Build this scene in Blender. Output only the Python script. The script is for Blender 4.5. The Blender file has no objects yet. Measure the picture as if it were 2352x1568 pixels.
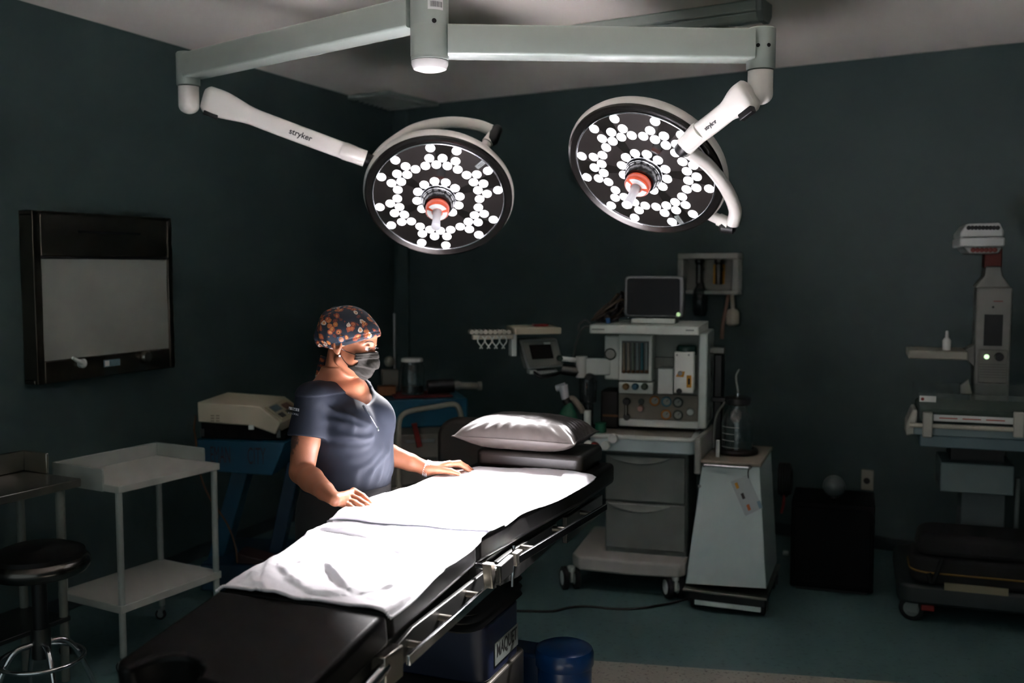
import bpy, bmesh, math, random
import numpy as np
from mathutils import Vector, Matrix, Quaternion

random.seed(11)
SC = bpy.context.scene
COL = SC.collection
R = math.radians
PI = math.pi

# ------------------------------------------------------------------ camera
F = 2287.0
HC = 1.75
TH = math.atan2(174.0, F)
CX, CY = 1176.0, 784.0
_s, _c = math.sin(TH), math.cos(TH)

def ray(px, py):
    u = (px - CX) / F
    v = -(py - CY) / F
    return Vector((u, _c + v * _s, -_s + v * _c))

def atY(px, py, Y):
    """real-world point seen in a direction, Y metres into the room"""
    r = ray(px, py)
    t = Y / r.y
    return Vector((r.x * t, Y, HC + r.z * t))

def atZ(px, py, Z):
    r = ray(px, py)
    t = (Z - HC) / r.z
    return Vector((r.x * t, r.y * t, Z))

class FR:
    """a standing thing's own frame: u to the right along its face, v into depth, z up"""
    def __init__(s, ox, oy, yaw):
        s.o = Vector((ox, oy, 0)); s.yaw = yaw
        s.ex = Vector((math.cos(yaw), math.sin(yaw), 0))
        s.ey = Vector((-math.sin(yaw), math.cos(yaw), 0))
    def L(s, px, py, off=0.0):
        r = ray(px, py)
        t = (off + s.o.dot(s.ey)) / r.dot(s.ey)
        p = r * t
        return ((p - s.o).dot(s.ex), off, HC + p.z)
    def X(s, px, py, u):
        r = ray(px, py)
        t = (u + s.o.dot(s.ex)) / r.dot(s.ex)
        p = r * t
        return (u, (p - s.o).dot(s.ey), HC + p.z)
    def Z(s, px, py, z):
        p = atZ(px, py, z)
        return ((p - s.o).dot(s.ex), (p - s.o).dot(s.ey), z)
    def rect(s, x0, y0, x1, y1, off=0.0):
        m = (y0 + y1) / 2; n = (x0 + x1) / 2
        a = s.L(x0, m, off); b = s.L(x1, m, off); c = s.L(n, y0, off); d = s.L(n, y1, off)
        return a[0], b[0], d[2], c[2]
    def W(s, u, v, z):
        p = s.o + s.ex * u + s.ey * v
        return Vector((p.x, p.y, z))

# ------------------------------------------------------------------ materials
def lin(c):
    def f(x):
        x /= 255.0
        return x / 12.92 if x <= .04045 else ((x + .055) / 1.055) ** 2.4
    return tuple(f(x) for x in c)

MATS = {}
def mat(name, col, rough=.5, metal=0.0, var=.06, scale=9.0, bump=0.0, bscale=60.0, spec=.5,
        trans=0.0, emit=None, estr=0.0, coat=0.0, sss=0.0, alpha=1.0):
    """procedural material: colour gently broken up by noise; col is sRGB 0-255"""
    if name in MATS:
        return MATS[name]
    m = bpy.data.materials.new(name)
    m.use_nodes = True
    nt = m.node_tree
    b = nt.nodes['Principled BSDF']
    c = lin(col)
    tc = nt.nodes.new('ShaderNodeTexCoord')
    no = nt.nodes.new('ShaderNodeTexNoise')
    no.inputs['Scale'].default_value = scale
    no.inputs['Detail'].default_value = 3
    nt.links.new(tc.outputs['Object'], no.inputs['Vector'])
    mx = nt.nodes.new('ShaderNodeMix'); mx.data_type = 'RGBA'
    mx.inputs[6].default_value = tuple(x * (1 - var) for x in c) + (1,)
    mx.inputs[7].default_value = tuple(min(1, x * (1 + var)) for x in c) + (1,)
    nt.links.new(no.outputs['Fac'], mx.inputs[0])
    nt.links.new(mx.outputs[2], b.inputs['Base Color'])
    b.inputs['Roughness'].default_value = rough
    b.inputs['Metallic'].default_value = metal
    b.inputs['Specular IOR Level'].default_value = spec
    b.inputs['Transmission Weight'].default_value = trans
    b.inputs['Coat Weight'].default_value = coat
    if sss:
        b.inputs['Subsurface Weight'].default_value = sss
        b.inputs['Subsurface Radius'].default_value = (1.0, .35, .2)
        b.inputs['Subsurface Scale'].default_value = .01
    if alpha < 1:
        b.inputs['Alpha'].default_value = alpha
    if emit:
        b.inputs['Emission Color'].default_value = lin(emit) + (1,)
        b.inputs['Emission Strength'].default_value = estr
    if bump:
        n2 = nt.nodes.new('ShaderNodeTexNoise')
        n2.inputs['Scale'].default_value = bscale
        n2.inputs['Detail'].default_value = 4
        nt.links.new(tc.outputs['Object'], n2.inputs['Vector'])
        bp = nt.nodes.new('ShaderNodeBump')
        bp.inputs['Strength'].default_value = bump
        bp.inputs['Distance'].default_value = .01
        nt.links.new(n2.outputs['Fac'], bp.inputs['Height'])
        nt.links.new(bp.outputs['Normal'], b.inputs['Normal'])
    MATS[name] = m
    return m

# ------------------------------------------------------------------ mesh builder
def rr(x0, x1, y0, y1, r, n=5):
    """rounded rectangle outline"""
    out = []
    for cx, cy, a0 in ((x1 - r, y1 - r, 0), (x0 + r, y1 - r, 90), (x0 + r, y0 + r, 180), (x1 - r, y0 + r, 270)):
        for i in range(n + 1):
            a = R(a0 + 90.0 * i / n)
            out.append((cx + r * math.cos(a), cy + r * math.sin(a)))
    return out

def spline(pts, n=8):
    """Catmull-Rom through points"""
    P = [Vector(p) for p in pts]
    P = [P[0] * 2 - P[1]] + P + [P[-1] * 2 - P[-2]]
    out = []
    for i in range(1, len(P) - 2):
        a, b, c, d = P[i - 1:i + 3]
        for k in range(n):
            t = k / n
            out.append(.5 * ((2 * b) + (c - a) * t + (2 * a - 5 * b + 4 * c - d) * t * t + (3 * b - a - 3 * c + d) * t ** 3))
    out.append(P[-2])
    return out

class MB:
    def __init__(s):
        s.v = []; s.f = []
    def add(s, vs, fs):
        o = len(s.v)
        s.v += [tuple(v) for v in vs]
        s.f += [tuple(i + o for i in f) for f in fs]
        return s
    def box(s, x0, x1, y0, y1, z0, z1):
        x0, x1 = min(x0, x1), max(x0, x1); y0, y1 = min(y0, y1), max(y0, y1); z0, z1 = min(z0, z1), max(z0, z1)
        vs = [(x, y, z) for z in (z0, z1) for y in (y0, y1) for x in (x0, x1)]
        return s.add(vs, [(0, 2, 3, 1), (4, 5, 7, 6), (0, 1, 5, 4), (2, 6, 7, 3), (0, 4, 6, 2), (1, 3, 7, 5)])
    def prism(s, poly, axis, a, b, scale_b=1.0):
        n = len(poly)
        cx = sum(p[0] for p in poly) / n; cy = sum(p[1] for p in poly) / n
        def mk(p, t, k):
            p = (cx + (p[0] - cx) * k, cy + (p[1] - cy) * k)
            return {'x': (t, p[0], p[1]), 'y': (p[0], t, p[1]), 'z': (p[0], p[1], t)}[axis]
        area = sum(poly[i][0] * poly[(i + 1) % n][1] - poly[(i + 1) % n][0] * poly[i][1] for i in range(n))
        if (area < 0) != (axis == 'y'):
            poly = poly[::-1]
        if a > b:
            a, b = b, a
        vs = [mk(p, a, 1.0) for p in poly] + [mk(p, b, scale_b) for p in poly]
        fs = [tuple(range(n))[::-1], tuple(range(n, 2 * n))]
        fs += [(i, (i + 1) % n, n + (i + 1) % n, n + i) for i in range(n)]
        return s.add(vs, fs)
    def tube(s, pts, r, n=12, closed=False, prof=None, up=None, cap=True):
        P = [Vector(p) for p in pts]
        m = len(P)
        rs = r if isinstance(r, (list, tuple)) else [r] * m
        if prof is None:
            prof = [(math.cos(2 * PI * i / n), math.sin(2 * PI * i / n)) for i in range(n)]
        n = len(prof)
        T = []
        for i in range(m):
            if closed:
                t = P[(i + 1) % m] - P[i - 1]
            else:
                t = P[min(i + 1, m - 1)] - P[max(i - 1, 0)]
            T.append(t.normalized())
        u = Vector(up) if up is not None else (Vector((0, 0, 1)) if abs(T[0].z) < .9 else Vector((1, 0, 0)))
        vs = []
        for i in range(m):
            a = u - T[i] * u.dot(T[i])
            if a.length < 1e-6:
                a = T[i].orthogonal()
            a.normalize()
            b = T[i].cross(a)
            if up is None:
                u = a
            for p in prof:
                vs.append(P[i] + (b * p[0] + a * p[1]) * rs[i])
        fs = []
        for i in range(m if closed else m - 1):
            j = (i + 1) % m
            for k in range(n):
                l = (k + 1) % n
                fs.append((i * n + k, j * n + k, j * n + l, i * n + l)[::-1])
        if not closed and cap:
            fs.append(tuple(range(n))[::-1])
            fs.append(tuple((m - 1) * n + k for k in range(n)))
        return s.add(vs, fs)
    def cyl(s, p0, p1, r0, r1=None, n=24):
        return s.tube([p0, p1], [r0, r0 if r1 is None else r1], n)
    def lathe(s, prof, c=(0, 0, 0), n=32, M=None):
        """profile of (radius, height) turned about an axis through c"""
        c = Vector(c)
        M = M or Matrix.Identity(3)
        vs, fs, rows = [], [], []
        for (r, z) in prof:
            if r < 1e-6:
                rows.append([len(vs)]); vs.append(c + M @ Vector((0, 0, z)))
            else:
                rows.append(list(range(len(vs), len(vs) + n)))
                for k in range(n):
                    a = 2 * PI * k / n
                    vs.append(c + M @ Vector((r * math.cos(a), r * math.sin(a), z)))
        for A, B in zip(rows, rows[1:]):
            for k in range(n):
                l = (k + 1) % n
                if len(A) == 1 and len(B) == 1: continue
                if len(A) == 1: fs.append((A[0], B[l], B[k])[::-1])
                elif len(B) == 1: fs.append((A[k], A[l], B[0]))
                else: fs.append((A[k], A[l], B[l], B[k]))
        return s.add(vs, fs)
    def sphere(s, c, r, nu=20, nv=12, M=None):
        rx, ry, rz = r if isinstance(r, (tuple, list)) else (r, r, r)
        prof = [(math.sin(PI * i / nv), -math.cos(PI * i / nv)) for i in range(nv + 1)]
        prof[0] = (0, -1); prof[-1] = (0, 1)
        D = Matrix.Diagonal((rx, ry, rz))
        return s.lathe(prof, c, nu, (M or Matrix.Identity(3)) @ D)
    def torus(s, c, Rr, r, M=None, n=40, m=10, a0=0.0, a1=360.0, ell=(1, 1)):
        M = M or Matrix.Identity(3)
        c = Vector(c)
        full = abs(a1 - a0) >= 360
        k = n if full else n + 1
        pts = [c + M @ Vector((ell[0] * Rr * math.cos(R(a0 + (a1 - a0) * i / n)), ell[1] * Rr * math.sin(R(a0 + (a1 - a0) * i / n)), 0)) for i in range(k)]
        return s.tube(pts, r, m, closed=full)
    def xf(s, M, start=0):
        for i in range(start, len(s.v)):
            s.v[i] = tuple(M @ Vector(s.v[i]))
        return s
    def build(s, name, m, parent=None, bevel=0.0, seg=2, smooth=40, sub=0, org=None, kind=None, label=None, solid=0.0):
        me = bpy.data.meshes.new(name)
        vs = s.v if org is None else [tuple(Vector(v) - Vector(org)) for v in s.v]
        me.from_pydata(vs, [], s.f)
        me.validate()
        bmx = bmesh.new(); bmx.from_mesh(me); bmesh.ops.recalc_face_normals(bmx, faces=bmx.faces[:]); bmx.to_mesh(me); bmx.free()
        me.update()
        o = bpy.data.objects.new(name, me)
        COL.objects.link(o)
        for x in (m if isinstance(m, (list, tuple)) else [m]):
            me.materials.append(x)
        if smooth:
            me.polygons.foreach_set('use_smooth', [True] * len(me.polygons))
            me.set_sharp_from_angle(angle=R(smooth))
        if solid:
            md = o.modifiers.new('thickness', 'SOLIDIFY'); md.thickness = solid; md.offset = -1
        if bevel:
            md = o.modifiers.new('bevel', 'BEVEL'); md.width = bevel; md.segments = seg
            md.limit_method = 'ANGLE'; md.angle_limit = R(40)
        if sub:
            md = o.modifiers.new('subdivision', 'SUBSURF'); md.levels = sub; md.render_levels = sub
        if parent is not None: o.parent = parent
        if kind: o['kind'] = kind
        if label: o['label'] = label
        return o

def thing(name, label, cat, loc=(0, 0, 0), yaw=0.0, group=None):
    o = bpy.data.objects.new(name, None)
    o.empty_display_size = .1
    COL.objects.link(o)
    o.location = loc
    o.rotation_euler = (0, 0, yaw)
    o['label'] = label; o['category'] = cat
    if group: o['group'] = group
    return o

def tag(o, label, cat, group=None):
    o['label'] = label; o['category'] = cat
    if group: o['group'] = group
    return o

def thing_fr(fr, name, label, cat, group=None):
    return thing(name, label, cat, (fr.o.x, fr.o.y, 0), fr.yaw, group)

def text(body, size, M, m, parent, name='lettering', ext=.0004, width=None, bold=0.0):
    """flat raised lettering; M places it (x along the words, y up, z out of the surface)"""
    cu = bpy.data.curves.new(name, 'FONT')
    cu.body = body; cu.size = size; cu.extrude = ext
    cu.align_x = 'CENTER'; cu.align_y = 'CENTER'
    if bold: cu.offset = bold
    t = bpy.data.objects.new(name, cu)
    COL.objects.link(t)
    dg = bpy.context.evaluated_depsgraph_get()
    me = bpy.data.meshes.new_from_object(t.evaluated_get(dg))
    COL.objects.unlink(t)
    bpy.data.objects.remove(t)
    xs = [v.co.x for v in me.vertices]
    k = 1.0
    if width and xs:
        k = width / (max(xs) - min(xs))
    me.transform(M @ Matrix.Diagonal((k, 1, 1, 1)))
    me.materials.clear(); me.materials.append(m)
    o = bpy.data.objects.new(name, me)
    COL.objects.link(o)
    if parent is not None: o.parent = parent
    return o

def basis(x, y, o):
    x = Vector(x).normalized()
    z = x.cross(Vector(y)).normalized()
    y = z.cross(x)
    M = Matrix.Identity(4)
    for i in range(3):
        M[i][0], M[i][1], M[i][2], M[i][3] = x[i], y[i], z[i], o[i]
    return M

FACE = lambda u, v, z: basis((1, 0, 0), (0, 0, 1), (u, v, z))   # lettering on a front face

# ------------------------------------------------------------------ implicit surfaces for bodies, cloth and cushions
class SDF:
    def __init__(s, lo, hi, h):
        s.lo = np.array(lo, float); s.h = h
        n = np.ceil((np.array(hi) - s.lo) / h).astype(int) + 1
        s.n = n
        s.ax = [(s.lo[i] + h * np.arange(n[i])).astype(np.float32) for i in range(3)]
        s.F = np.full(tuple(n), .2, np.float32)
    def reg(s, lo, hi):
        sl = []
        for i in range(3):
            a = max(0, int(math.floor((lo[i] - s.lo[i]) / s.h)))
            b = min(s.n[i], int(math.ceil((hi[i] - s.lo[i]) / s.h)) + 1)
            if b <= a: return None, None
            sl.append(slice(a, b))
        X = s.ax[0][sl[0]][:, None, None]; Y = s.ax[1][sl[1]][None, :, None]; Z = s.ax[2][sl[2]][None, None, :]
        return tuple(sl), (X, Y, Z)
    def put(s, fn, lo, hi, k, op='add'):
        sl, g = s.reg(lo, hi)
        if sl is None: return s
        d = fn(*g)
        a = s.F[sl]
        if op == 'add':
            h = np.clip(.5 + .5 * (a - d) / k, 0, 1)
            s.F[sl] = a * (1 - h) + d * h - k * h * (1 - h)
        elif op == 'cut':
            h = np.clip(.5 - .5 * (a + d) / k, 0, 1)
            s.F[sl] = a * (1 - h) - d * h + k * h * (1 - h)
        elif op == 'and':
            h = np.clip(.5 - .5 * (a - d) / k, 0, 1)
            s.F[sl] = a * (1 - h) + d * h + k * h * (1 - h)
        elif op == 'off':
            s.F[sl] = a + d
        return s
    def cap(s, p0, p1, r0, r1=None, k=.01, op='add'):
        r1 = r0 if r1 is None else r1
        p0 = np.array(p0, float); p1 = np.array(p1, float)
        rm = max(r0, r1) + k + .03
        lo = np.minimum(p0, p1) - rm; hi = np.maximum(p0, p1) + rm
        d = p1 - p0; L = float(d @ d) + 1e-12
        def fn(X, Y, Z):
            x = X - p0[0]; y = Y - p0[1]; z = Z - p0[2]
            t = np.clip((x * d[0] + y * d[1] + z * d[2]) / L, 0, 1)
            return np.sqrt((x - t * d[0]) ** 2 + (y - t * d[1]) ** 2 + (z - t * d[2]) ** 2) - (r0 + (r1 - r0) * t)
        return s.put(fn, lo, hi, k, op)
    def chain(s, pts, rs, k=.006):
        for a, b, ra, rb in zip(pts, pts[1:], rs, rs[1:]):
            s.cap(a, b, ra, rb, k)
        return s
    def ell(s, c, r, M=None, k=.01, op='add'):
        """ellipsoid; columns of M are its axes"""
        c = np.array(c, float)
        M = np.identity(3) if M is None else np.array(M, float)
        rm = max(r) + k + .03
        def fn(X, Y, Z):
            x = X - c[0]; y = Y - c[1]; z = Z - c[2]
            q = [(x * M[0, i] + y * M[1, i] + z * M[2, i]) for i in range(3)]
            k0 = np.sqrt(sum((q[i] / r[i]) ** 2 for i in range(3)))
            k1 = np.sqrt(sum((q[i] / r[i] ** 2) ** 2 for i in range(3))) + 1e-9
            return k0 * (k0 - 1) / k1
        return s.put(fn, c - rm, c + rm, k, op)
    def val(s, p):
        q = (np.array(p, float) - s.lo) / s.h
        i = np.floor(q).astype(int)
        if (i < 0).any() or (i >= s.n - 1).any(): return .2
        f = q - i
        v = 0.0
        for dx in (0, 1):
            for dy in (0, 1):
                for dz in (0, 1):
                    v += s.F[i[0] + dx, i[1] + dy, i[2] + dz] * (f[0] if dx else 1 - f[0]) * (f[1] if dy else 1 - f[1]) * (f[2] if dz else 1 - f[2])
        return float(v)
    def grad(s, p):
        e = s.h
        g = Vector([s.val(np.array(p) + np.eye(3)[i] * e) - s.val(np.array(p) - np.eye(3)[i] * e) for i in range(3)])
        return g.normalized()
    def hit(s, px, py, d0, d1):
        """first surface point along a sight line"""
        r = ray(px, py); r = r / r.y
        o = Vector((0, 0, HC))
        d = d0
        while d < d1:
            if s.val(o + r * d) < 0: break
            d += .002
        p = o + r * d
        return p, s.grad(p)
    def mesh(s, name, m, parent, org=(0, 0, 0), smooth=True, label=None):
        Fv = s.F
        S = Fv < 0
        c = np.zeros(tuple(s.n - 1), np.uint8)
        cor = [(i, j, k) for i in (0, 1) for j in (0, 1) for k in (0, 1)]
        nx, ny, nz = s.n
        for i, j, k in cor:
            c += S[i:nx - 1 + i, j:ny - 1 + j, k:nz - 1 + k]
        act = (c > 0) & (c < 8)
        ids = np.argwhere(act)
        idx = np.full(act.shape, -1, np.int32)
        idx[act] = np.arange(len(ids))
        acc = np.zeros((len(ids), 3)); cnt = np.zeros(len(ids))
        for a in cor:
            for ax in range(3):
                if a[ax]: continue
                b = list(a); b[ax] = 1
                fa = Fv[ids[:, 0] + a[0], ids[:, 1] + a[1], ids[:, 2] + a[2]]
                fb = Fv[ids[:, 0] + b[0], ids[:, 1] + b[1], ids[:, 2] + b[2]]
                mm = (fa < 0) != (fb < 0)
                t = np.where(mm, fa / (fa - fb + 1e-20), 0)
                pos = np.array(a, float)[None, :].repeat(len(ids), 0)
                pos[:, ax] += t
                acc[mm] += pos[mm]; cnt += mm
        V = s.lo + s.h * (ids + acc / cnt[:, None]) - np.array(org)
        Q = []
        for ax in range(3):
            o1, o2 = (ax + 1) % 3, (ax + 2) % 3
            sa = [slice(1, -1)] * 3; sb = [slice(1, -1)] * 3
            sa[ax] = slice(0, -1); sb[ax] = slice(1, None)
            A = S[tuple(sa)]; B = S[tuple(sb)]
            e = np.argwhere(A != B)
            if not len(e): continue
            ins = A[e[:, 0], e[:, 1], e[:, 2]]
            base = e.copy(); base[:, o1] += 1; base[:, o2] += 1
            def cell(d1, d2):
                q = base.copy(); q[:, o1] += d1; q[:, o2] += d2
                return idx[q[:, 0], q[:, 1], q[:, 2]]
            q = np.stack([cell(-1, -1), cell(0, -1), cell(0, 0), cell(-1, 0)], 1)
            q[~ins] = q[~ins][:, ::-1]
            Q.append(q)
        Q = np.concatenate(Q)
        Q = Q[(Q >= 0).all(1)]
        me = bpy.data.meshes.new(name)
        me.from_pydata(V.tolist(), [], Q.tolist())
        me.validate(); me.update()
        if smooth:
            me.polygons.foreach_set('use_smooth', [True] * len(me.polygons))
        o = bpy.data.objects.new(name, me)
        COL.objects.link(o)
        me.materials.append(m)
        if parent is not None: o.parent = parent
        if label: o['label'] = label
        return o

# value noise for cloth
_g = np.random.default_rng(3).random((64, 64))
def vn(x, y):
    xi, yi = math.floor(x), math.floor(y)
    fx, fy = x - xi, y - yi
    fx = fx * fx * (3 - 2 * fx); fy = fy * fy * (3 - 2 * fy)
    g = lambda a, b: _g[a % 64, b % 64]
    return (g(xi, yi) * (1 - fx) + g(xi + 1, yi) * fx) * (1 - fy) + (g(xi, yi + 1) * (1 - fx) + g(xi + 1, yi + 1) * fx) * fy - .5
def sstep(a, b, x):
    t = min(1, max(0, (x - a) / (b - a)))
    return t * t * (3 - 2 * t)

# ------------------------------------------------------------------ shared materials
M_white = mat('white_enamel', (205, 208, 205), .35, var=.03)
M_lampwhite = mat('lamp_white_dim', (152, 162, 154), .32, var=.02, coat=.2)  # lamp white dimmed to grey-green, the weak fill light put into the colour
M_black = mat('black_plastic', (14, 14, 15), .45)
M_rubber = mat('dark_rubber', (20, 20, 21), .7)
M_chrome = mat('chrome', (205, 205, 208), .12, 1.0, var=.03)
M_steel = mat('brushed_steel', (150, 146, 138), .3, 1.0, var=.08, scale=25)
M_dsteel = mat('dull_steel', (84, 84, 82), .38, 1.0, var=.1)
M_leather = mat('black_leatherette', (9, 7, 6), .42, bump=.03, bscale=160, spec=.17)
M_sheet = mat('white_cotton', (236, 234, 240), .9, var=.015, bump=.08, bscale=90)
M_grey = mat('grey_plastic', (128, 134, 132), .45)
M_pale = mat('pale_plastic', (206, 213, 208), .4)
M_beige = mat('ivory_metal', (176, 168, 146), .45)
M_blue = mat('blue_paint', (0, 64, 88), .45)
M_teal = mat('teal_blue_paint', (12, 84, 110), .5)
M_glass = mat('clear_glass', (235, 240, 240), .03, var=0, trans=1.0, spec=.5)
M_orange = mat('orange_plastic', (206, 74, 36), .4)
M_yellow = mat('yellow_sticker', (196, 140, 34), .6)
M_ink = mat('black_ink', (18, 18, 18), .6)
M_red = mat('dark_red_plastic', (120, 22, 18), .5)
M_green = mat('green_rubber', (20, 92, 66), .5)
M_label = mat('label_paper', (205, 208, 205), .6)
M_cable = mat('dark_cable', (28, 22, 22), .55)
# ================================================================== THE ROOM
H = 3.0
LW0 = Vector((-2.33, 4.809, 0)); ldir = Vector((.393, .9195, 0)).normalized()
BW0 = Vector((-.772, 7.93, 0)); bdir = Vector((3.646, -2.23, 0)).normalized()
def isect(p, d, q, e):
    t = ((q.x - p.x) * e.y - (q.y - p.y) * e.x) / (d.x * e.y - d.y * e.x)
    return p + d * t
CORNER = isect(LW0, ldir, BW0, bdir)
LFR = FR(CORNER.x, CORNER.y, math.atan2(ldir.y, ldir.x))     # left wall: u runs towards the corner
BFR = FR(CORNER.x, CORNER.y, math.atan2(bdir.y, bdir.x))     # back wall: u runs from the corner to the right

def wall_mat():
    m = bpy.data.materials.new('teal_wall_paint'); m.use_nodes = True
    nt = m.node_tree; b = nt.nodes['Principled BSDF']
    tc = nt.nodes.new('ShaderNodeTexCoord')
    n1 = nt.nodes.new('ShaderNodeTexNoise'); n1.inputs['Scale'].default_value = 1.4; n1.inputs['Detail'].default_value = 5
    n2 = nt.nodes.new('ShaderNodeTexNoise'); n2.inputs['Scale'].default_value = 14; n2.inputs['Detail'].default_value = 3
    nt.links.new(tc.outputs['Object'], n1.inputs['Vector']); nt.links.new(tc.outputs['Object'], n2.inputs['Vector'])
    r = nt.nodes.new('ShaderNodeValToRGB')
    r.color_ramp.elements[0].position = .3; r.color_ramp.elements[1].position = .75
    r.color_ramp.elements[0].color = lin((60, 78, 78)) + (1,)
    r.color_ramp.elements[1].color = lin((67, 86, 84)) + (1,)
    nt.links.new(n1.outputs['Fac'], r.inputs['Fac'])
    nt.links.new(r.outputs['Color'], b.inputs['Base Color'])
    b.inputs['Roughness'].default_value = .55
    bp = nt.nodes.new('ShaderNodeBump'); bp.inputs['Strength'].default_value = .05; bp.inputs['Distance'].default_value = .01
    nt.links.new(n2.outputs['Fac'], bp.inputs['Height']); nt.links.new(bp.outputs['Normal'], b.inputs['Normal'])
    return m
M_wall = wall_mat()
M_ceil = mat('ceiling_plaster', (246, 237, 227), .85, var=.04, scale=1.5, bump=.03, bscale=20)

def speck_mat(name, a, b_, speck, sc, lo=.56, hi=.7):
    m = bpy.data.materials.new(name); m.use_nodes = True
    nt = m.node_tree; b = nt.nodes['Principled BSDF']
    tc = nt.nodes.new('ShaderNodeTexCoord')
    n1 = nt.nodes.new('ShaderNodeTexNoise'); n1.inputs['Scale'].default_value = 2.2; n1.inputs['Detail'].default_value = 5
    n2 = nt.nodes.new('ShaderNodeTexNoise'); n2.inputs['Scale'].default_value = sc; n2.inputs['Detail'].default_value = 4
    for n in (n1, n2): nt.links.new(tc.outputs['Object'], n.inputs['Vector'])
    mx = nt.nodes.new('ShaderNodeMix'); mx.data_type = 'RGBA'
    mx.inputs[6].default_value = lin(a) + (1,); mx.inputs[7].default_value = lin(b_) + (1,)
    nt.links.new(n1.outputs['Fac'], mx.inputs[0])
    r = nt.nodes.new('ShaderNodeMapRange'); r.inputs[1].default_value = lo; r.inputs[2].default_value = hi
    nt.links.new(n2.outputs['Fac'], r.inputs[0])
    m2 = nt.nodes.new('ShaderNodeMix'); m2.data_type = 'RGBA'
    nt.links.new(r.outputs[0], m2.inputs[0]); nt.links.new(mx.outputs[2], m2.inputs[6])
    m2.inputs[7].default_value = lin(speck) + (1,)
    nt.links.new(m2.outputs[2], b.inputs['Base Color'])
    b.inputs['Roughness'].default_value = .42
    return m
M_floor = speck_mat('teal_vinyl_floor', (76, 104, 106), (88, 116, 116), (62, 88, 92), 38)
M_floor2 = speck_mat('pale_terrazzo', (150, 148, 138), (166, 162, 150), (84, 82, 76), 60)

# floor: teal vinyl, with the pale terrazzo strip in front of it
e0 = atZ(1358, 1516, 0); e1 = atZ(2090, 1568, 0)
ed = (e1 - e0).normalized()
en = Vector((-ed.y, ed.x, 0))
def quad(a, b, c, d): return MB().add([a, b, c, d], [(0, 1, 2, 3)])
def slab(poly, z0, z1): return MB().prism([(p.x, p.y) for p in poly], 'z', z0, z1)
f0, f1 = e0 - ed * 6, e0 + ed * 7
slab([f0, f1, f1 + en * 9, f0 + en * 9], -.1, 0).build('floor', M_floor, kind='structure', smooth=0)
g0 = e0 - ed * .45
slab([f0 - en * 6, g0 - en * 6, g0, f0], -.1, 0.0).build('floor', M_floor, kind='structure', smooth=0)
slab([g0 - en * 6, f1 - en * 6, f1, g0], -.1, 0.0).build('floor', M_floor2, kind='structure', smooth=0)

# walls and ceiling
def wall(name, p, d, n, length, back):
    a, b = p - d * back, p + d * length
    return slab([a, b, b + n * .15, a + n * .15], 0, H).build(name, M_wall, kind='structure', smooth=0)
wall('wall_left', CORNER, ldir, Vector((-ldir.y, ldir.x, 0)), .15, 8.2)
wall('wall_back', CORNER, bdir, Vector((-bdir.y, bdir.x, 0)), 5.6, 0.0)
ca = CORNER - ldir * 8.2; cb = CORNER + bdir * 5.6
slab([ca, CORNER, cb, cb - ldir * 8.2], H, H + .12).build('ceiling', M_ceil, kind='structure', smooth=0)
RC = CORNER + bdir * 5.45
slab([RC, RC + bdir * .15, RC + bdir * .15 - ldir * 8.2, RC - ldir * 8.2], 0, H).build('wall_right', M_wall, kind='structure', smooth=0)
# corner trunking
m = MB(); m.box(.05, .16, -.035, -.002, 0, H - .02)
o = m.build('trim_1', M_wall, bevel=.006, kind='structure')
o.location = (CORNER.x, CORNER.y, 0); o.rotation_euler = (0, 0, BFR.yaw)
# skirting along both walls
m = MB(); m.box(.17, 5.44, -.014, -.001, 0, .08)
o = m.build('baseboard_back', mat('dark_skirting', (40, 50, 54), .6), bevel=.004, kind='structure')
o.location = (CORNER.x, CORNER.y, 0); o.rotation_euler = (0, 0, BFR.yaw)
m = MB(); m.box(-8.0, -.08, -.014, -.001, 0, .08)
o = m.build('baseboard_left', mat('dark_skirting', (40, 50, 54), .6), bevel=.004, kind='structure')
o.location = (CORNER.x, CORNER.y, 0); o.rotation_euler = (0, 0, LFR.yaw)

# ceiling air diffuser by the corner
vp = atZ(880, 229, H)
vf = FR(vp.x, vp.y, BFR.yaw)
t = thing('air_diffuser', 'square slatted air diffuser in the ceiling near the room corner', 'air vent', (vp.x, vp.y, 0), vf.yaw)
m = MB()
for a, b, c, d in ((-.3, .3, -.3, -.24), (-.3, .3, .24, .3), (-.3, -.24, -.24, .24), (.24, .3, -.24, .24)): m.box(a, b, c, d, H - .03, H - .002)
m.build('frame', M_lampwhite, t, bevel=.006)
m = MB()
for i in range(7):
    y = -.21 + i * .07
    m.add([(-.24, y - .022, H - .03), (.24, y - .022, H - .03), (.24, y + .022, H - .006), (-.24, y + .022, H - .006)], [(0, 1, 2, 3)])
m.build('slats', M_lampwhite, t, solid=.004)

# surface-mounted strip light (off) on the ceiling
sp = atZ(1762, 26, H - .05)
sf = FR(sp.x, sp.y, BFR.yaw)
t = thing('strip_light', 'long unlit white strip light fixed to the ceiling behind the right lamp arm', 'ceiling light', (sp.x, sp.y, 0), sf.yaw)
MB().box(-1.45, -.02, -.07, .07, H - .055, H - .002).build('housing', M_lampwhite, t, bevel=.008)
m = MB(); m.prism([(-.06, H - .055), (.06, H - .055), (.035, H - .095), (-.035, H - .095)], 'x', -1.43, -.03)
m.build('diffuser', M_lampwhite, t, bevel=.01)
m = MB(); m.prism([(-.08, H - .002), (.08, H - .002), (.08, H - .06), (.04, H - .1), (-.04, H - .1), (-.08, H - .06)], 'x', -.03, .0)
m.build('end_cap', M_grey, t, bevel=.004)

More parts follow.
